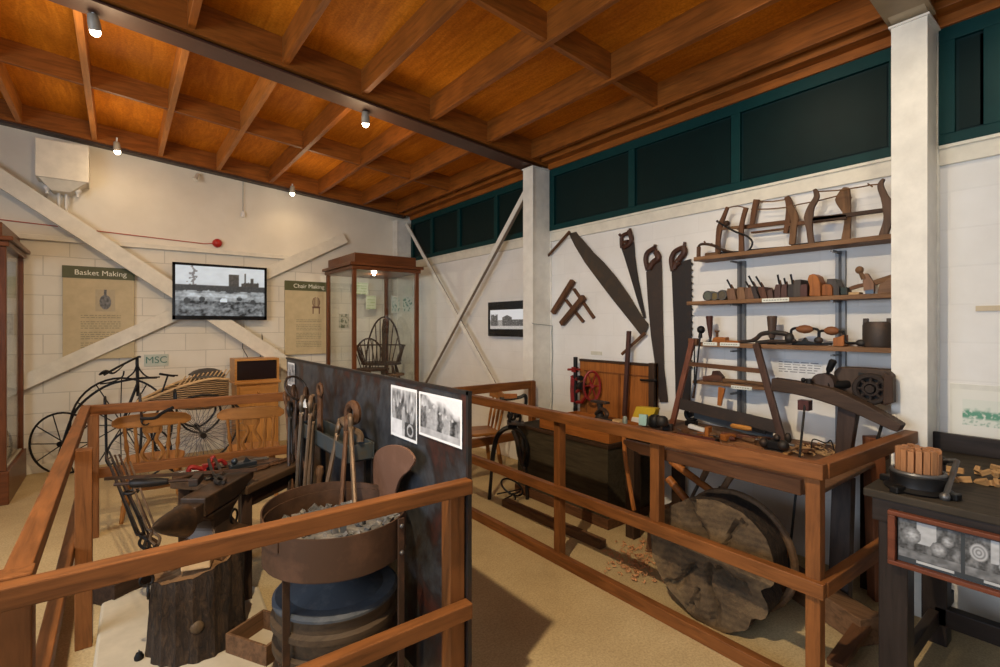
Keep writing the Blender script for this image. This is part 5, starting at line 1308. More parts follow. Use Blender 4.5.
# short shelf
S4 = lambda *pts: [(660 + x / 5.557, 330 + y / 5.557) for x, y in pts]
t = silh('jack_plane', 'small wooden jack plane at the left of the lowest short shelf', 'plane', S4((235, 300), (235, 275), (285, 268), (290, 245), (310, 245), (340, 280), (342, 300)), 3.59, .06, wood((.12, .05, .03), 'Y'), base=T4)
a = PX(3.6, *S4((345, 300))[0]); d = PX(3.6, *S4((590, 318))[0]); tag(obj('wooden_spokeshave', B().tube([V(3.62, a.y, T4 + .016), V(3.62, (a.y + d.y) / 2, T4 + .02), V(3.62, d.y, T4 + .012)], [.016, .012, .016]), OLDW['Y'], sm=True), 'long brown spokeshave lying along the lowest short shelf', 'spokeshave')
p = PX(3.55, *S4((345, 320))[0]); q = PX(3.55, *S4((330, 420))[0]); tag(obj('hanging_peg', B().beam(p, q, .05, .02, (1, 0, 0), .028, .02), ORW['Z'], bev=.003), 'tapered orange wooden peg hanging below the lowest short shelf', 'peg')
# instruction sheet on wall
a = PX(XW - .004, 770, 378); d = PX(XW - .004, 822, 365)
t = thing('instruction_sheet', 'white paper sheet of printed lines fixed to the wall below the third shelf', 'sign', (XW, a.y, a.z))
obj('paper', B().bb((XW - .003, d.y, a.z - .03), (XW, a.y, d.z + .03)), plain((.74, .75, .76), .6), t)
b = B()
for i in range(5):
    y = a.y - .06
    while y > d.y + .03 + .05 * (i == 4): l = rnd.uniform(.02, .05); b.bb((XW - .0045, y - l, d.z + .005 - i * .017), (XW - .0028, y, d.z + .011 - i * .017)); y -= l + .012
obj('printed_lines', b, plain((.25, .26, .28), .7), t)

# ================================================================== WOODEN PANEL, DRILL, CHEST
t = thing('panelled_board', 'orange-brown panelled wooden board with dark edges leaning on the wall behind the chest', 'board', (3.72, 2.97, .62))
X0b, X1b = 3.685, 3.715; ya, yb2, za, zb2 = 2.56, 3.45, .66, 1.245
obj('board', B().bb((X0b, ya, za), (X1b, yb2, zb2)), ORW['Z'], t)
for y0, y1 in ((ya + .0, ya + .055), ): obj('dark_edge', B().bb((X0b - .03, y0, za - .0), (X1b, y1, zb2 + .03)), DARKW['Z'], t, bev=.003)
obj('dark_edge', B().bb((X0b - .012, ya, zb2), (X1b, yb2, zb2 + .022)), DARKW['Y'], t, bev=.003)
obj('moulding', B().bb((X0b - .008, ya + .06, zb2 - .10), (X0b, yb2 - .06, zb2 - .085)).bb((X0b - .008, yb2 - .10, za), (X0b, yb2 - .085, zb2 - .085)).bb((X0b - .012, 2.94, za), (X0b, 2.965, zb2 - .1)), wood((.22, .075, .02), 'Z'), t, bev=.003)
h = PX(X0b - .03, 650, 381); obj('latch', B().cyl(h + V(0, .10, 0), h + V(0, -.06, .008), .010).ball(h + V(0, -.05, .012), .016, 8), BLACK, t, sm=True)
tag(obj('dark_wooden_lath', B().beam(PX(3.64, 629, 331), PX(3.60, 624.5, 416), .035, .03, (1, 0, 0)), wood((.075, .034, .028), 'Z'), bev=.003), 'tall dark red lath standing in front of the panelled board', 'lath')
# red pillar drill
t = thing('pillar_drill', 'red and black hand-cranked pillar drill with a large flywheel beside the panelled board', 'drill', (3.66, 3.46, .75))
Xd = 3.62
obj('pillar', B().cyl(PX(Xd, 575.5, 357), PX(Xd, 575.5, 418), .022, n=12), BLACK, t, sm=True)
obj('frame', B().tube([PX(Xd, *p) for p in ((574, 378), (573.5, 388), (574, 402))], .035, 8).tube([PX(Xd, *p) for p in ((576, 392), (583, 388), (586, 396), (582, 402), (576, 402))], .018).tube([PX(Xd, *p) for p in ((572, 376), (574, 380), (579, 378))], .020), REDP, t, sm=True)
obj('top_lever', B().tube([PX(Xd, 568, 369.5), PX(Xd, 580, 369.5)], .012).box(PX(Xd, 575, 369.5), (.05, .05, .05)), REDP, t, sm=False)
fw = PX(Xd - .04, 592, 386)
fwo = obj('flywheel', B().torus(fw, .14, .012, 'Y', 30, 8, sx=.55, rot=Euler((0, 0, R(-40))).to_matrix()), REDP, t, sm=True)
b = B(); Mx = Euler((0, 0, R(-40))).to_matrix()
for k in range(6): a = R(60 * k); b.cyl(fw, fw + Mx @ V(.14 * .55 * math.cos(a), 0, .14 * math.sin(a)), .007, n=6)
b.cyl(fw + Mx @ V(0, -.03, 0), fw + Mx @ V(0, .12, 0), .018); obj('wheel_spokes', b, REDP, t, sm=True)
obj('gears', B().cyl(PX(Xd, 580, 386), PX(Xd - .03, 583, 386), .04, n=18).cyl(PX(Xd, 579, 378), PX(Xd - .03, 581, 378), .026, n=14), BLACK, t, sm=True)
obj('foot', B().box(PX(Xd, 575.5, 419) , (.09, .09, .03)), BLACK, t)
# chest
CX0, CX1, CY0, CY1, CZ = 3.04, 3.73, 2.55, 3.66, .66
CHM = wood((.062, .050, .032), 'Y', .5, .6)
t = thing('tool_chest', 'large dark green-brown wooden tool chest behind the right railing', 'chest', ((CX0 + CX1) / 2, (CY0 + CY1) / 2, 0))
obj('chest_body', B().bb((CX0, CY0, .06), (CX1, CY1, CZ)), CHM, t, bev=.005)
obj('plinth', B().bb((CX0 - .02, CY0 - .02, .0), (CX1, CY1 + .02, .08)), MIDW['Y'], t, bev=.005)
obj('rim', B().bb((CX0 - .012, CY0 - .012, CZ - .03), (CX1, CY1 + .012, CZ)), DARKW['Y'], t, bev=.003)
t = tray_box('sliding_tray', 'shallow orange-brown tray of tools lying on the dark chest', (3.33, 2.98, CZ), (.5, .82, .10), 0, ORW['Y'], .018, 'tray')
def lump(name, label, cat, px, py, X, s, mat, z=None, rz=0, parts=None):
    c = PX(X, px, py); z = c.z if z is None else z
    return tag(obj(name, B().box((c.x, c.y, z + s[2] / 2), s, (0, 0, R(rz))), mat, bev=min(s) * .15), label, cat)
zt2 = CZ + .022
for i, (px, l, s, m_, rz) in enumerate(((560, 'dark wooden block at the left end of the chest top', (.12, .10, .09), DARKW['Y'], 10), (578, 'brown tool in the left half of the chest tray', (.06, .20, .05), MIDW['Y'], -20), (590, 'black tool in the middle of the chest tray', (.07, .12, .06), BLACK, 25), (604, 'brown wooden block at the right end of the chest tray', (.10, .12, .05), OLDW['Y'], 5))):
    lump('wooden_block' if i != 2 else 'iron_tool', l, 'block' if i != 2 else 'tool', px, 430, 3.32, s, m_, zt2, rz)
c = PX(3.28, 603, 410)
t = thing('bench_vice', 'small black iron vice with a flat anvil top behind the top rail', 'vice', (c.x, c.y, zt2))
obj('vice_plate', B().box(PX(3.28, 600, 402), (.06, .17, .02)), IRON, t, bev=.004); obj('vice_neck', B().lathe(PX(3.28, 600, 403), V(PX(3.28, 600, 403).x, PX(3.28, 600, 403).y, zt2), [(0, .03), (.25, .02), (.5, .045), (.75, .03), (1, .06)], 12), IRON, t, sm=True)
obj('vice_jaw', B().tube(smooth([PX(3.26, 596, 414), PX(3.24, 602, 409), PX(3.22, 607, 414), PX(3.22, 604, 420)]), .018), IRON, t, sm=True); obj('vice_screw', B().cyl(PX(3.22, 598, 418), PX(3.2, 612, 421), .013), IRON, t, sm=True)
c0 = PX(3.30, 631, 425)
bx = B().box(c0 + V(.03, 0, -.03), (.012, .20, .11), (0, R(-18), 0))
t = thing('yellow_box', 'yellow cardboard box standing behind small bottles on the bench clutter', 'box', (c0.x, c0.y, c0.z - .1)); obj('lid_face', B().prism([PX(3.30, *p) for p in ((632, 417.5), (636, 406.5), (656, 408.5), (652, 419))], (.06, 0, 0)), plain((.58, .40, .03), .5), t, bev=.003)
obj('lower_edge', B().prism([PX(3.285, *p) for p in ((631, 421), (632, 417), (646, 419), (644, 424))], (.07, 0, 0)), WHITE, t)
tag(obj('pale_blue_packet', B().box(PX(3.2, 643.5, 420), (.06, .06, .085), (0, .2, .4)), plain((.33, .55, .55), .5), bev=.004), 'pale blue packet in front of the yellow box', 'packet')
for i, (px, py, s, m_, l) in enumerate(((618, 421, (.05, .12, .025), FRESH, 'small pale wooden offcuts left of the yellow box'), (625, 420, (.04, .04, .06), plain((.25, .30, .28), .4), 'small grey-green pot left of the yellow box'), (655, 421, (.10, .10, .09), BLACK, 'black iron lump right of the yellow box'), (662, 421, (.07, .09, .07), IRON, 'round black iron pulley left of the frame saw foot'))):
    c = PX(3.2, px, py)
    tag(obj(['wood_offcut', 'small_pot', 'iron_lump', 'iron_pulley'][i], B().lathe(c - V(0, 0, s[2] / 2), c + V(0, 0, s[2] / 2), [(0, s[1] * .4), (.2, s[1] * .5), (.8, s[1] * .45), (1, s[1] * .3)], 12 if i else 5), m_, sm=i > 0), l, ['offcut', 'pot', 'iron', 'pulley'][i])

# ================================================================== WORKBENCH
BZ = .81
BX0 = 2.43
t = thing('workbench', 'long heavy brown workbench covered with tools along the right wall', 'workbench', (3.1, 1.6, 0))
BW = wood((.15, .075, .038), 'Y', .5, .6)
obj('bench_top', B().prism([(2.68, .93, BZ - .025), (XW - .02, .93, BZ - .025), (XW - .02, 2.42, BZ - .025), (3.0, 2.42, BZ - .025), (2.9, 1.80, BZ - .025), (2.68, 1.78, BZ - .025)], (0, 0, .025)), BW, t, bev=.006)
obj('front_board', B().prism([(BX0 + .04, .93, BZ + .018), (2.70, .93, BZ + .018), (2.70, 1.80, BZ + .018), (BX0 + .04, 1.84, BZ + .018)], (0, 0, .022)), BW, t, bev=.003)
obj('front_apron', B().prism([(BX0, 1.92, .905), (BX0, 1.92, .885), (BX0, 1.88, .86), (BX0, 1.80, .845), (BX0, 1.4, .840), (BX0, .93, .832), (BX0, .93, .905)], (.04, 0, 0)), wood((.20, .08, .03), 'Y', .45, .5), t, bev=.005)
for x, y in ((3.62, 1.0), (3.62, 2.3), (3.08, 2.34)): obj('leg', B().bb((x - .04, y - .04, 0), (x + .04, y + .04, BZ - .05)), DARKW['Z'], t, bev=.004)

# frame saw leaning on third shelf
t = thing('frame_saw', 'large wooden frame saw with two leaning stiles and a broad dark blade on the bench', 'saw', (3.2, 1.65, BZ))
BL = PX(3.42, 672, 426); BL.z = BZ; TL = PX(3.54, 693, 339); TR = PX(3.54, 756, 344); BR = PX(3.42, 784, 440); BR.z = BZ
obj('stile', B().beam(BL + V(0, 0, .01), TL, .040, .03, (1, 0, 0)), wood((.17, .06, .035), 'Z'), t, bev=.004)
obj('stile', B().beam(BR + V(0, 0, .01), TR, .044, .03, (1, 0, 0)), wood((.075, .04, .03), 'Z'), t, bev=.004)
mixp = lambda a, c, f: a + (c - a) * f
obj('stretcher', B().beam(mixp(BL, TL, .72), mixp(BR, TR, .72), .02, .032), MIDW['Y'], t, bev=.003)
obj('broad_blade', B().beam(mixp(BL, TL, .27), mixp(BR, TR, .18), .006, .085), iron((.04, .03, .026), (.065, .042, .032), .5, .6, .3), t)
tag(obj('wing_nut', B().ball(mixp(BR, TR, .10) + V(-.02, -.05, 0), .022, 8, (1, 1, 1.6)), IRON, sm=True), 'small iron wing nut at the foot of the right frame saw stile', 'nut')
# tools lying on the bench
def Zb(px, py, dz=0): return PZ(BZ + dz, px, py)
t = thing('blue_steel_saw', 'broad blue-grey steel saw blade lying on edge behind the bench tools', 'saw', Zb(720, 430))
Xs = 3.52
obj('steel_blade', B().prism([PX(Xs, *p) for p in ((694, 418), (694, 409), (712, 407), (740, 414), (773, 430), (773, 438), (757, 437))], (.006, 0, 0)), iron((.13, .16, .19), (.09, .09, .09), .3, .35, .6), t)
t = thing('orange_handled_chisel', 'chisel with an orange-yellow handle lying in front of the blue-grey saw', 'chisel', Zb(742, 428))
p, q, r3 = PX(3.4, 731, 425.5), PX(3.4, 752, 429), PX(3.4, 766, 433)
obj('handle', B().lathe(p, q, [(0, .010), (.1, .018), (.8, .018), (1, .012)], 10), wood((.50, .22, .05), 'Y'), t, sm=True); obj('blade', B().beam(q, r3, .006, .022), BLACK, t)
t = thing('red_grip_plane', 'long dark red wooden cylinder plane at the front of the bench', 'plane', Zb(697, 440)); 
p, q = Zb(678, 436, .022) , Zb(716, 443, .022)
obj('body', B().cyl(p, q, .026, n=14), wood((.085, .022, .018), 'Y'), t, sm=True); obj('cap', B().cyl(q, q + (q - p).normalized() * .012, .029, n=14), BLACK, t, sm=True)
t = thing('wooden_marking_gauge', 'light orange wooden marking gauge standing on the bench', 'gauge', Zb(713, 436))
c = Zb(711, 437); obj('stem', B().bb((c.x - .012, c.y - .02, BZ), (c.x + .012, c.y + .10, BZ + .02)), ORW['Y'], t); obj('head', B().box(c + V(0, .02, .035), (.05, .03, .07)), ORW['Z'], t, bev=.003)
for i, (x0, y0, x1, y1, w, h, m_, l) in enumerate(((735, 443, 775, 455, .12, .014, wood((.34, .16, .075), 'Y'), 'broad thin pinkish board at the front of the bench'), (722, 434, 770, 440, .05, .03, wood((.16, .06, .035), 'Y'), 'long reddish brown batten lying behind the pinkish board'), (798, 446, 828, 455, .04, .012, FRESH, 'pale thin batten lying at the right of the bench'), (757, 436, 780, 443, .03, .02, MIDW['Y'], 'short brown batten in front of the blue-grey saw'), (785, 455, 796, 447, .03, .02, wood((.35, .18, .06), 'X'), 'small orange-brown stick beside the iron vice'), (640, 430, 672, 437, .05, .018, MIDW['Y'], 'brown batten lying near the left end of the bench'))):
    p, q = Zb(x0, y0, h / 2), Zb(x1, y1, h / 2); tag(obj('wooden_batten', B().beam(p, q, w, h), m_, bev=.002), l, 'batten')
tag(obj('paper_sheet', B().beam(Zb(751, 453, .017), Zb(781, 457, .017), .03, .003), WHITE), 'narrow strip of white paper on the pinkish board', 'paper')
tag(obj('crumpled_paper', B().box(Zb(697, 428, .02), (.06, .12, .03), (.2, .1, .3)), plain((.70, .72, .74), .6), bev=.006), 'white folded paper on the bench behind the left stile', 'paper')
c = Zb(777, 452)
t = thing('iron_vice', 'small black iron vice with round knobs on the bench near the right stile', 'vice', c)
obj('vice_body', B().box(c + V(0, 0, .045), (.07, .09, .05)).box(c + V(0, 0, .01), (.10, .12, .02)), BLACK, t, bev=.005)
obj('vice_knobs', B().ball(c + V(-.02, .07, .05), .030, 10).ball(c + V(-.03, -.05, .055), .033, 10).ball(c + V(.0, .0, .09), .022, 8), IRON, t, sm=True)
obj('vice_screw', B().cyl(c + V(-.02, .12, .06), c + V(0, -.1, .06), .009), STEEL, t, sm=True)
c = Zb(690, 426)
t = thing('gear_block', 'black iron gear on a stand behind the white paper', 'gear', c)
obj('gear_wheel', B().torus(c + V(.02, 0, .09), .045, .018, 'X', 18, 8).cyl(c + V(0, 0, .09), c + V(.05, 0, .09), .02), BLACK, t, sm=True); obj('gear_foot', B().box(c + V(.02, 0, .02), (.06, .08, .04)), BLACK, t, bev=.004)
for i, (px, py, l_, rz, m_, lb) in enumerate(((683, 431, .16, 60, MIDW['X'], 'dark wooden rasp handle lying nearest the left stile of the frame saw'), (706, 434, .14, 110, OLDW['X'], 'light brown chisel pointing along the bench beside the gauge'),
        (722, 437, .18, 95, wood((.10, .03, .02), 'X'), 'dark red gouge handle lying behind the pinkish board'), (745, 439, .15, 80, OLDW['X'], 'brown gouge lying on the pinkish board'), (800, 451, .16, 130, MIDW['X'], 'brown tool handle among the shavings'))):
    c = Zb(px, py, .016); d_ = V(math.cos(R(rz)), math.sin(R(rz)), 0); t = thing('gouge', lb, 'gouge', (c.x, c.y, BZ))
    obj('handle', B().lathe(c - d_ * l_ / 2, c + d_ * l_ * .1, [(0, .010), (.15, .018), (.8, .015), (1, .009)], 10), m_, t, sm=True); obj('blade', B().beam(c + d_ * l_ * .1, c + d_ * l_ * .6, .012, .004), STEEL, t)
for i, (px, py, s_, m_, lb) in enumerate(((668, 430, (.06, .07, .045), IRON, 'small iron block near the left foot of the frame saw'), (728, 440, (.05, .09, .04), ORW['Y'], 'small orange wooden block behind the pinkish board'), (762, 443, (.05, .06, .04), OLDW['Y'], 'small worn wooden block left of the iron vice'), (812, 448, (.04, .08, .03), MIDW['Y'], 'small dark wooden block among the shavings by the wire frame'))):
    c = Zb(px, py); tag(obj('small_block', B().box((c.x, c.y, BZ + s_[2] / 2), s_, (0, 0, R(20 + 50 * i))), m_, bev=.004), lb, 'block')
def shavings(name, label, cfun, n, mat, parent=None):
    b = B()
    for i in range(n):
        c = cfun(); a = rnd.uniform(0, 6.28); r_ = rnd.uniform(.008, .018); k = rnd.randint(5, 9)
        L, Q = [], []
        for j in range(k):
            q = a + j * .8; p = c + V(r_ * math.cos(q), r_ * math.sin(q) * .8, .004 + j * .0022 + r_ * .3 * (1 + math.sin(q)))
            L.append(p); Q.append(p + V(.008 * math.cos(a), .010 * math.sin(a), .003))
        b.strip(L, Q, (0, 0, .0008))
    return tag(obj(name, b, mat), label, 'shavings', kind='stuff')
SHV = wood((.62, .40, .20), 'X', .3, .7)
shavings('bench_shavings', 'curled pale wood shavings scattered over the right end of the bench', lambda: Zb(rnd.uniform(790, 835), rnd.uniform(445, 458)), 60, SHV)
shavings('floor_shavings', 'curled orange wood shavings scattered on the floor behind the right railing', lambda: PZ(0, rnd.gauss(637, 14), rnd.gauss(562, 10)), 170, wood((.60, .30, .14), 'X', .3, .7))
for i in range(18):
    px = 676 + i * 6.6; p = Zb(px, 433 + (px - 680) * .16 + 4 * (i % 2), .008); a = rnd.uniform(0, 3)
    q = p + V(.07 * math.cos(a), .07 * math.sin(a), 0); tag(obj('small_tool', B().tube([p, mixp(p, q, .5), q], [.008, .006, .003]), [MIDW['X'], IRON, OLDW['X']][i % 3], sm=True), 'small slim hand tool lying among the clutter on the bench', 'tool', 'small tools on the bench')
c = Zb(822, 452)
t = thing('wire_frame', 'small bent wire frame standing on the bench beside the leaning post', 'frame', c)
obj('wire', B().tube(smooth([c + V(0, .06, 0), c + V(0, .05, .07), c + V(0, -.02, .06), c + V(0, -.05, .08), c + V(0, -.07, 0)]), .004, 6), BLACK, t, sm=True)

# ================================================================== BEAM MACHINE
t = thing('treadle_boring_machine', 'dark timber boring machine with a long curved beam and iron gear box', 'machine', (3.2, 1.0, 0))
Xm = 3.30
bp = [((774, 384), .080), ((800, 388), .078), ((830, 395), .088), ((860, 407), .074), ((890, 422), .058), ((902, 428), .042)]
Lw = [PX(Xm, *p) for p, w in bp]
MT = wood((.060, .036, .024), 'Y', .45, .6)
obj('curved_beam', B().rib(Lw, [w for _, w in bp], Xm, .09), MT, t, bev=.006)
Q = lambda *pts: [(780 + x / 5.13, 350 + y / 5.13) for x, y in pts]
Xg = 3.42
obj('back_block', B().prism([PX(Xg, *p) for p in Q((275, 230), (275, 110), (300, 88), (400, 92), (545, 102), (578, 130), (580, 270), (540, 285), (400, 245))], (.12, 0, 0)), wood((.065, .042, .03), 'Z', .45, .6), t, bev=.006)
obj('recess_shade', B().prism([PX(Xg - .004, *p) for p in Q((402, 235), (402, 115), (520, 128), (518, 275))], (.004, 0, 0)), plain((.008, .008, .008), .7), t)  # flat black sheet painting the shade of the gear hollow
GRM = plain((.022, .014, .011), .8)
gc = PX(Xg - .03, *Q((465, 200))[0])
obj('iron_gear', B().torus(gc, .075, .016, 'X', 24, 6).torus(gc, .035, .010, 'X', 18, 6).cyl(gc + V(-.02, 0, 0), gc + V(.02, 0, 0), .022), GRM, t, sm=True)
for k in range(8):
    a = R(45 * k); obj('gear_spoke', B().cyl(gc + V(0, .03 * math.cos(a), .03 * math.sin(a)), gc + V(0, .075 * math.cos(a), .075 * math.sin(a)), .008, n=6), GRM, t)
obj('side_cheek', B().prism([PX(Xg - .05, *p) for p in Q((528, 280), (530, 120), (578, 135), (580, 272))], (.06, 0, 0)), DARKW['Z'], t, bev=.004)
lc = PX(Xg - .07, *Q((225, 172))[0])
obj('cam_disc', B().cyl(lc + V(-.03, 0, 0), lc + V(.05, 0, 0), .062, n=26), wood((.07, .045, .036), 'Z'), t, sm=True)
obj('cam_axle', B().cyl(lc + V(-.02, -.02, -.01), lc + V(.08, -.10, .0), .024, n=14), BLACK, t, sm=True)
p, q = PX(Xg - .07, *Q((240, 130))[0]), PX(Xg - .07, *Q((275, 50))[0]); obj('grip_lever', B().lathe(p, q, [(0, .008), (.2, .010), (.35, .018), (.9, .022), (1, .014)], 10), BLACK, t, sm=True)
for n_, px in (('beam_bolt', 150),): pp = PX(Xm - .02, *Q((148, 190))[0]); obj(n_, B().cyl(pp, pp + V(0, 0, .05), .018, n=8).ball(pp + V(0, .03, .04), .014, 8), BLACK, t, sm=True)
# leaning leg and rods
obj('leg_post', B().prism([PX(Xm + .02, *p) for p in ((838, 400), (858, 404), (852, 440), (846, 478), (833, 474))], (.07, 0, 0)), wood((.055, .033, .024), 'Z'), t, bev=.005)
p = PX(Xm, 846, 478)
obj('leg_post', B().beam(V(Xm + .03, p.y + .02, p.z), V(Xm - .1, p.y + .0, 0), .10, .07, (1, 0, 0)), wood((.05, .032, .024), 'Z'), t, bev=.005)
obj('iron_rod', B().cyl(PX(Xm - .02, 805, 403), PZ(.12, 786, 590), .007, n=8), BLACK, t, sm=True); obj('rod_block', B().box(PX(Xm, 805, 405), (.06, .06, .06)), wood((.10, .035, .03), 'Z'), t)
obj('iron_rod', B().cyl(PX(Xm, 882, 424), PX(Xm - .1, 876, 445), .008, n=8), BLACK, t, sm=True)
obj('floor_beam', B().beam(PZ(.07, 740, 545), PZ(.07, 872, 632), .14, .14), OLDW['Y'], t, bev=.006)
obj('treadle', B().beam(PZ(.10, 872, 612), PZ(.06, 835, 665), .07, .03), MIDW['X'], t, bev=.004)
obj('hind_leg', B().beam((3.52, .93, 0), (3.50, .95, .95), .08, .08), wood((.20, .07, .03), 'Z'), t, bev=.004)

# ================================================================== BIG LOG, STICKS AND BARREL LID UNDER THE BENCH
ctr = V(2.50, 1.405, .338)      # centre of the front face
nrm = V(-1, -.10, .06).normalized(); sd = nrm.cross(V(0, 0, 1)).normalized(); upv = sd.cross(nrm)
Rl = .332; Rz = ctr.z
LC = ctr
t = thing('log_slice', 'huge weathered cracked log slice standing on edge under the bench', 'log', (LC.x, LC.y, 0))
n = 90; fb = B(); ring = []
def rad(a): return Rl * (1.0 + .035 * math.sin(3 * a + 1) + .045 * fbm(math.cos(a) * 3, math.sin(a) * 3, 2) - .16 * math.exp(-((a - 3.35) / .13) ** 2) - .10 * math.exp(-((a - 3.9) / .1) ** 2))
cracks = [(1.25, .35, .95, .020), (4.65, .05, .9, .016), (3.55, .15, .75, .022), (2.2, .4, .9, .010), (.35, .5, .98, .016), (5.6, .3, .95, .014), (5.1, .5, .95, .009)]
rows = 16; V_ = []
for j in range(rows + 1):
    row = []
    for k in range(n):
        a = 2 * math.pi * k / n; r_ = rad(a) * j / rows; dep = .012 * fbm(r_ * 9 * math.cos(a), r_ * 9 * math.sin(a), 7) * .8
        for ca, r0, r1, w in cracks:
            if r0 < j / rows < r1:
                da = abs((a - ca - .12 * math.sin(r_ * 20) + math.pi) % (2 * math.pi) - math.pi) * r_
                if da < w * 1.5: dep -= .05 * (1 - da / (w * 1.5))
        row.append(fb.bm.verts.new(LC + sd * (r_ * math.cos(a)) + upv * (r_ * math.sin(a)) + nrm * dep))
    V_.append(row)
for j in range(rows):
    for k in range(n):
        if j == 0: 
            try: fb.bm.faces.new((V_[0][k], V_[1][k], V_[1][(k + 1) % n]))
            except ValueError: pass
        else: fb.bm.faces.new((V_[j][k], V_[j][(k + 1) % n], V_[j + 1][(k + 1) % n], V_[j + 1][k]))
bmesh.ops.remove_doubles(fb.bm, verts=fb.bm.verts, dist=1e-5)
sb = B(); rr0 = [LC + sd * (rad(2 * math.pi * k / n) * math.cos(2 * math.pi * k / n)) + upv * (rad(2 * math.pi * k / n) * math.sin(2 * math.pi * k / n)) for k in range(n)]
A_ = [sb.bm.verts.new(v) for v in rr0]; C_ = [sb.bm.verts.new(LC + (v - LC) * .97 - nrm * .24) for v in rr0]
for k in range(n): sb.bm.faces.new((A_[k], A_[(k + 1) % n], C_[(k + 1) % n], C_[k]))
sb.bm.faces.new(C_)
obj('bark_side', sb, BARK, t, sm=True); obj('end_grain', fb, logend_mat('Y'), t, sm=True)
dk = B()
L1 = [LC + sd * x + upv * y + nrm * .012 for x, y in ((-.36, .12), (-.2, .02), (0, -.06), (.2, -.12), (.33, -.10))]
L2 = [LC + sd * x + upv * y + nrm * .012 for x, y in ((-.36, .05), (-.2, -.03), (0, -.13), (.2, -.22), (.30, -.24))]
def mir(P): return [LC + sd * (-(p - LC).dot(sd)) + upv * (p - LC).dot(upv) + nrm * .012 for p in P]
# barrel hoop / lid just behind the log
tag(obj('barrel_hoop', B().torus((2.765, 1.40, .335), .315, .020, 'X', 44, 8), wood((.13, .075, .04), 'X', .5, .7), sm=True), 'big brown bent wooden hoop standing behind the log slice', 'hoop')
t = thing('sawing_horse', 'rough cross-legged sawing horse behind the log slice', 'sawhorse', (2.95, 1.8, 0))
Xh = 2.95
for a, c, w in (((671, 461), (722, 499), .050), ((668, 478), (697, 512), .055), ((711, 461), (702, 480), .042), ((733, 473), (721, 492), .042)):
    obj('leg', B().tube([PX(Xh + .02 * (w < .05), *a), PX(Xh, *c)], [w * .5, w * .45], 10), ORW['Z'] if w >= .05 else OLDW['Z'], t, sm=True)
obj('iron_stay', B().tube([PX(Xh, 698, 485), PX(Xh, 691, 499)], .011), STEEL, t, sm=True)
obj('ferrule', B().tube([PX(Xh, 722, 488), PX(Xh, 720, 494)], .022), BLACK, t, sm=True)
obj('bed', B().beam(PX(Xh, 665, 508), PX(Xh, 735, 530), .14, .05), OLDW['Y'], t, bev=.005)
for dy in (-.25, .3): obj('foot_leg', B().beam(V(Xh, 1.75 + dy, PX(Xh, 700, 519).z), V(Xh + .03, 1.75 + dy * 1.2, 0), .05, .05, (1, 0, 0)), OLDW['Z'], t)
tag(obj('bent_wooden_shaft', B().tube(smooth([PX(2.62, 624, 436), PX(2.62, 625, 455), PX(2.62, 628, 475), PX(2.62, 634, 510)]), .014), ORW['Z'], sm=True), 'curved orange wooden shaft leaning against the dark chest', 'shaft')
tag(obj('floor_plank', B().beam((2.75, 2.35, .03), (2.72, 3.45, .03), .07, .06), OLDW['Y'], bev=.004), 'old plank lying on the floor in front of the chest', 'plank')
tag(obj('pinned_plank', B().beam(PZ(.30, 700, 535), PX(3.05, 790, 560), .03, .16), ORW['Y'], bev=.004), 'orange-brown plank with dark holes under the bench behind the log', 'plank')

# ================================================================== FAR END: CHAIR AND TREADLE FRETSAW
t = thing('windsor_side_chair', 'plain wooden kitchen chair beyond the far end of the right railing', 'chair', (3.12, 4.42, 0), R(75)); W = local(t); mat = PINE2
s = [(-.19, -.19), (.19, -.19), (.21, .1), (.18, .21), (-.18, .21), (-.21, .1)]
obj('seat', B().prism([W(x, y, .43) for x, y in s], (0, 0, .03)), mat['Y'], t, bev=.008)
for sx in (-1, 1):
    for sy in (-1, 1): obj('leg', B().lathe(W(sx * .14, sy * .14, .435), W(sx * .2, sy * .2, 0), [(0, .014), (.3, .022), (.6, .024), (1, .013)], 10), mat['Z'], t, sm=True)
for x in (-.15, -.05, .05, .15): obj('spindle', B().lathe(W(x, -.17, .46), W(x * 1.1, -.24, .80), [(0, .010), (.4, .016), (1, .010)], 8), mat['Z'], t, sm=True)
obj('crest_rail', B().strip([W(-.2 + .1 * i, -.245 + .012 * abs(i - 2), .79) for i in range(5)], [W(-.2 + .1 * i, -.25 + .012 * abs(i - 2), .885 - .01 * abs(i - 2)) for i in range(5)], W(0, .02, 0) - W(0, 0, 0)), mat['Y'], t, bev=.004)
D = 4.55
F = lambda *pts: [PD(D, 470 + x / 5.556, 380 + y / 5.556) for x, y in pts]
t = thing('treadle_fretsaw', 'black cast-iron treadle fretsaw with a curved frame inside the far railing', 'saw machine', (PD(D, 508, 500).x, PD(D, 508, 500).y, 0))
fl = PD(D, 508, 499).z
obj('arch_frame', B().tube(smooth(F((120, 480), (135, 370), (160, 300), (210, 265), (260, 275), (305, 330), (318, 400), (312, 480))), .022), BLACK, t, sm=True)
obj('inner_frame', B().tube(smooth(F((240, 280), (262, 340), (275, 420), (300, 490))), .022).tube(smooth(F((285, 300), (292, 380), (280, 470))), .014), IRON, t, sm=True)
for a, c in (((122, 475), (108, 640)), ((310, 475), (318, 660))):
    p, q = F(a, c); q.z = 0; obj('leg', B().cyl(p, q, .014, .018, 10), BLACK, t, sm=True)
obj('upper_arm', B().tube(smooth(F((165, 105), (220, 105), (280, 95), (305, 85), (312, 120), (300, 190))), .016), BLACK, t, sm=True)
obj('arm_cover', B().beam(*F((190, 90), (262, 90)), .03, .045), ORW['X'], t, bev=.004)
obj('gear_cluster', B().torus(F((250, 215))[0], .065, .014, 'Y', 20, 6).torus(F((235, 190))[0], .05, .012, 'X', 20, 6).ball(F((262, 190))[0], .035, 8).ball(F((222, 200))[0], .03, 8), BLACK, t, sm=True)
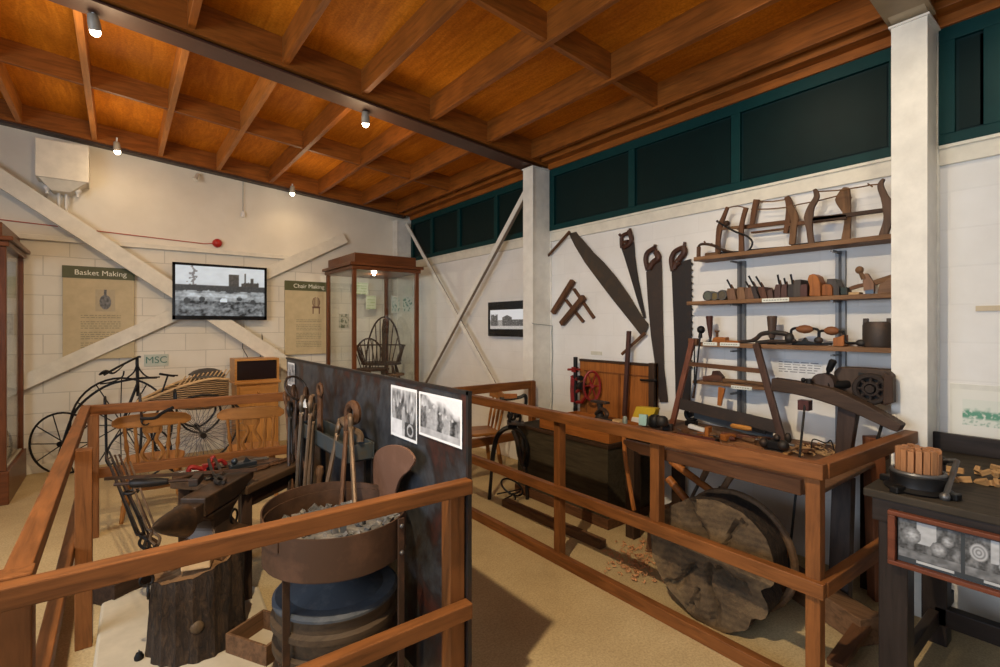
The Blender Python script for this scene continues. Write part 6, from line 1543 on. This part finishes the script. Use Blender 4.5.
obj('saw_table', B().beam(*F((205, 235), (300, 240)), .16, .015), IRON, t)
for k in range(5): obj('treadle_bar', B().tube([PZ(.04, 497 + k * 6, 494 + (k % 2) * 6), PZ(.05 + .01 * k, 522 - k * 2, 489 + 2 * k)], .007), BLACK, t, sm=True)
obj('flywheel', B().torus(PD(D, 512, 487) , .11, .009, 'Z', 24, 6, rot=Euler((.5, .2, 0)).to_matrix()), BLACK, t, sm=True)

# ================================================================== NEAR RIGHT TABLE
TX0, TX1, TY0, TY1, TZ = 2.55, 3.68, -.75, .73, .90
t = thing('display_bench', 'dark stained bench at the right edge with a framed photo strip on its front', 'bench', (3.1, 0, 0))
DK = {a: wood((.030, .022, .019), a, .45, .45) for a in 'XYZ'}
obj('bench_top', B().bb((TX0, TY0, TZ - .035), (TX1, TY1, TZ)), wood((.045, .036, .026), 'Y', .5, .75), t, bev=.006)
obj('front_apron', B().bb((TX0 + .01, TY0, TZ - .13), (TX0 + .04, TY1 - .03, TZ - .035)), DK['Y'], t, bev=.003)
obj('side_apron', B().bb((TX0 + .04, TY1 - .06, TZ - .13), (TX1, TY1 - .03, TZ - .035)), DK['X'], t, bev=.003)
obj('back_upstand', B().bb((TX1 - .03, TY0, TZ), (TX1, TY1, TZ + .10)), DK['Y'], t, bev=.003)
for x, y in ((TX0 + .068, TY1 - .10), (TX0 + .75, TY1 - .10), (TX0 + .06, TY0 + .1), (TX1 - .08, TY0 + .1)):
    obj('leg', B().bb((x - .05, y - .05, 0), (x + .05, y + .05, TZ - .035)), DK['Z'], t, bev=.005)
obj('stretcher', B().bb((TX0 + .15, TY1 - .12, .10), (TX1 - .1, TY1 - .08, .17)), DK['X'], t, bev=.004); obj('stretcher', B().bb((TX0 + .70, TY0, .10), (TX0 + .76, TY1 - .1, .19)), DK['Y'], t, bev=.004)
for y in (.60, .30): obj('bolt', B().cyl((TX0 + .012, y, TZ - .075), (TX0 - .008, y, TZ - .075), .012, n=10), STEEL, t, sm=True)
FRD = {a: wood((.15, .045, .022), a, .4, .4) for a in 'XYZ'}
pf = thing('photo_panel', 'long red-framed strip of black and white photographs on the front of the display bench', 'picture', (TX0, .0, .6))
fy1, fy0, fz1, fz0 = .635, -.75, .838, .617
for nme, a, c in (('frame_bar', (fy0, fz1 - .018), (fy1, fz1)), ('frame_bar', (fy0, fz0), (fy1, fz0 + .018)), ('frame_end', (fy1 - .025, fz0 + .018), (fy1, fz1 - .018))):
    obj(nme, B().bb((TX0 - .035, a[0], a[1]), (TX0 - .005, c[0], c[1])), FRD['Y'], pf, bev=.003)
obj('mount', B().bb((TX0 - .012, fy0, fz0 + .02), (TX0 - .006, fy1 - .03, fz1 - .02)), plain((.035, .045, .055), .3), pf)
def shop(seed):
    def f(u, v):
        n = fbm(u * 5, v * 6, seed); n2 = fbm(u * 16, v * 16, seed + 4)
        st = fbm(u * 9, v * 4, seed + 9); g = .05 + .16 * max(0, st + .15) + .06 * n2
        if v > .45 and .30 + .1 * (seed % 3) < u < .55 + .08 * (seed % 2): g = .42 + .1 * n
        for (cx, cy, r) in ((.22, .62, .16), (.66, .42, .13), (.80, .68, .10)):
            d = math.hypot(u - cx, (v - cy) * .7) / r
            if d < 1: g = .10 + .35 * (1 - d) * (1 + n2) if (seed + int(cx * 10)) % 2 else .30 + .15 * math.sin(d * 18)
        if v < .22: g = .10 + .12 * max(0, n + .3)
        g = max(.015, min(.6, g)); return (g * .95, g, g * 1.06)
    return f
yy = fy1 - .032
for i, w in enumerate((.19, .17, .24, .30, .30)):
    picture('photograph_print', (TX0 - .0135, yy, fz0 + .042), (0, -w, 0), (0, 0, .152), 60, 44, shop(i + 3), PAPER, pf); 
    obj('caption_strip', B().bb((TX0 - .0135, yy - w * .9, fz0 + .030), (TX0 - .0125, yy - w * .3, fz0 + .040)), plain((.45, .47, .48), .6), pf); yy -= w + .012
# peg cutter: round black base with ring of wooden pegs
c = PZ(TZ, 922, 492); c = V(2.70, .575, TZ)
t = thing('peg_machine', 'round black iron hand machine with a crank, packed with upright wooden pegs', 'machine', c)
obj('base_casting', B().lathe(c, c + V(0, 0, .075), [(0, .112), (.12, .118), (.3, .098), (.5, .095), (.9, .098), (1, .092)], 36), BLACK, t, sm=True)
obj('steel_ring', B().torus(c + V(0, 0, .078), .088, .009, 'Z', 36, 8), STEEL, t, sm=True)
for a in (160, 250, 340, 70): obj('lug', B().box(c + V(.125 * math.cos(R(a)), .125 * math.sin(R(a)), .014), (.05, .035, .028), (0, 0, R(a))), BLACK, t, bev=.005)
gp = c + V(.02, -.16, 0)
A_1, B_1, C_1 = PD(2.16, 941, 461), PD(2.08, 957, 461), PD(1.98, 945, 497)
obj('crank_post', B().tube([V(A_1.x, A_1.y, TZ), A_1], .015).ball(A_1, .022, 10).box(c + V(.10, -.03, .06), (.05, .05, .08)), IRON, t, sm=True)
obj('crank_arm', B().tube([A_1, B_1], .009).tube([B_1, C_1], [.011, .010]).ball(C_1, .019, 10), STEEL, t, sm=True)
PEG = wood((.42, .20, .09), 'Z', .45, .6)
k = 0
first = None
for rr, m_ in ((.066, 18), (.045, 12), (.025, 7), (.007, 2)):
    for i in range(m_):
        a = 2 * math.pi * i / m_ + rr * 30; q = c + V(rr * math.cos(a), rr * math.sin(a), .07)
        if first is None:
            first = obj('wooden_peg', B().box(q + V(0, 0, .055), (.022, .020, .105)), PEG, loc=q); tag(first, 'short split wooden peg standing upright in the black peg machine', 'peg', 'upright wooden pegs in the machine'); first.rotation_euler = (0, 0, a)
        else:
            o = first.copy(); COL.objects.link(o); o.location = q + V(0, 0, rnd.uniform(-.008, .006)); o.rotation_euler = (rnd.uniform(-.015, .015), rnd.uniform(-.015, .015), a)
# pile of split wood pieces on the table
pm = None
for i in range(64):
    f = i / 64; x = 3.10 + rnd.uniform(-.17, .17); y = .50 - f * .70 + rnd.uniform(-.04, .04); z = TZ + .012 + (.022 if i % 3 == 0 else 0) + (.022 if i % 5 == 0 and i > 6 else 0)
    if pm is None:
        pm = obj('split_peg_blank', B().prism([V(x, y - .03, z - .012), V(x + .02, y - .03, z - .012), V(x + .022, y - .03, z + .010), V(x + .006, y - .03, z + .014)], (0, .06, 0)), wood((.48, .29, .13), 'Y', .45, .7), loc=(x, y, z), bev=.001)
        tag(pm, 'small split pale wood blank in the heap on the dark bench', 'wood blank', 'wood blanks heaped on the dark bench')
    else:
        o = pm.copy(); COL.objects.link(o); o.location = (x, y, z); o.rotation_euler = (rnd.uniform(-.5, .5), rnd.uniform(-.5, .5), rnd.uniform(0, 3.1)); s = rnd.uniform(.7, 1.3); o.scale = (s, s * rnd.uniform(.6, 1), s)
tag(obj('pale_wood_block', B().box((2.85, .02, TZ + .02), (.08, .07, .04), (0, 0, .5)), wood((.6, .52, .34), 'X'), bev=.005), 'pale yellowish wood block near the front edge of the dark bench', 'block')
t = thing('drawknife', 'thin black wire-handled drawknife lying on the dark bench beside the machine', 'drawknife', (2.95, .2, TZ))
obj('bar', B().tube(smooth([V(2.78, .30, TZ + .01), V(2.92, .22, TZ + .012), V(3.02, .14, TZ + .02), V(3.0, .08, TZ + .02), V(2.9, .10, TZ + .012)]), .006), BLACK, t, sm=True)
# green landscape card on the right wall, small ledge label
def land(u, v):
    n = fbm(u * 6, v * 4, 31); n2 = fbm(u * 20, v * 14, 3)
    if v < .30 or v > .80 or u < .12: return (.74, .73, .66)
    ss = lambda e0, e1, x: (lambda t_: t_ * t_ * (3 - 2 * t_))(max(0, min(1, (x - e0) / (e1 - e0))))
    m = ss(.40, .46, v) * (1 - ss(.58 + .12 * n, .68 + .12 * n, v)) * ss(-.6, -.1, n2) + .6 * ss(0, .35, n2) * (1 - ss(.36, .44, v)); m = min(1, m)
    return tuple(q * (1 - m) + k * m for q, k in zip((.68, .70, .62), (.10, .30, .19)))
a = PX(XW - .008, 950, 437); d = PX(XW - .008, 1040, 395)
t = thing('landscape_card', 'white card with a small green landscape print on the wall above the dark bench', 'picture', (XW, a.y, a.z))
obj('card', B().bb((XW - .008, d.y, a.z - .02), (XW, a.y, d.z + .03)), plain((.72, .71, .64), .6), t)
picture('landscape_print', (XW - .0095, a.y - .01, a.z), (0, d.y - a.y, 0), (0, 0, d.z - a.z), 110, 60, land, PAPER, t)
tag(obj('small_wall_strip', B().bb((XW - .012, .16, PX(XW, 990, 311).z), (XW, PX(XW, 976, 308).y, PX(XW, 976, 306).z)), plain((.55, .45, .30), .5)), 'narrow tan strip on the white wall at the right edge', 'strip')
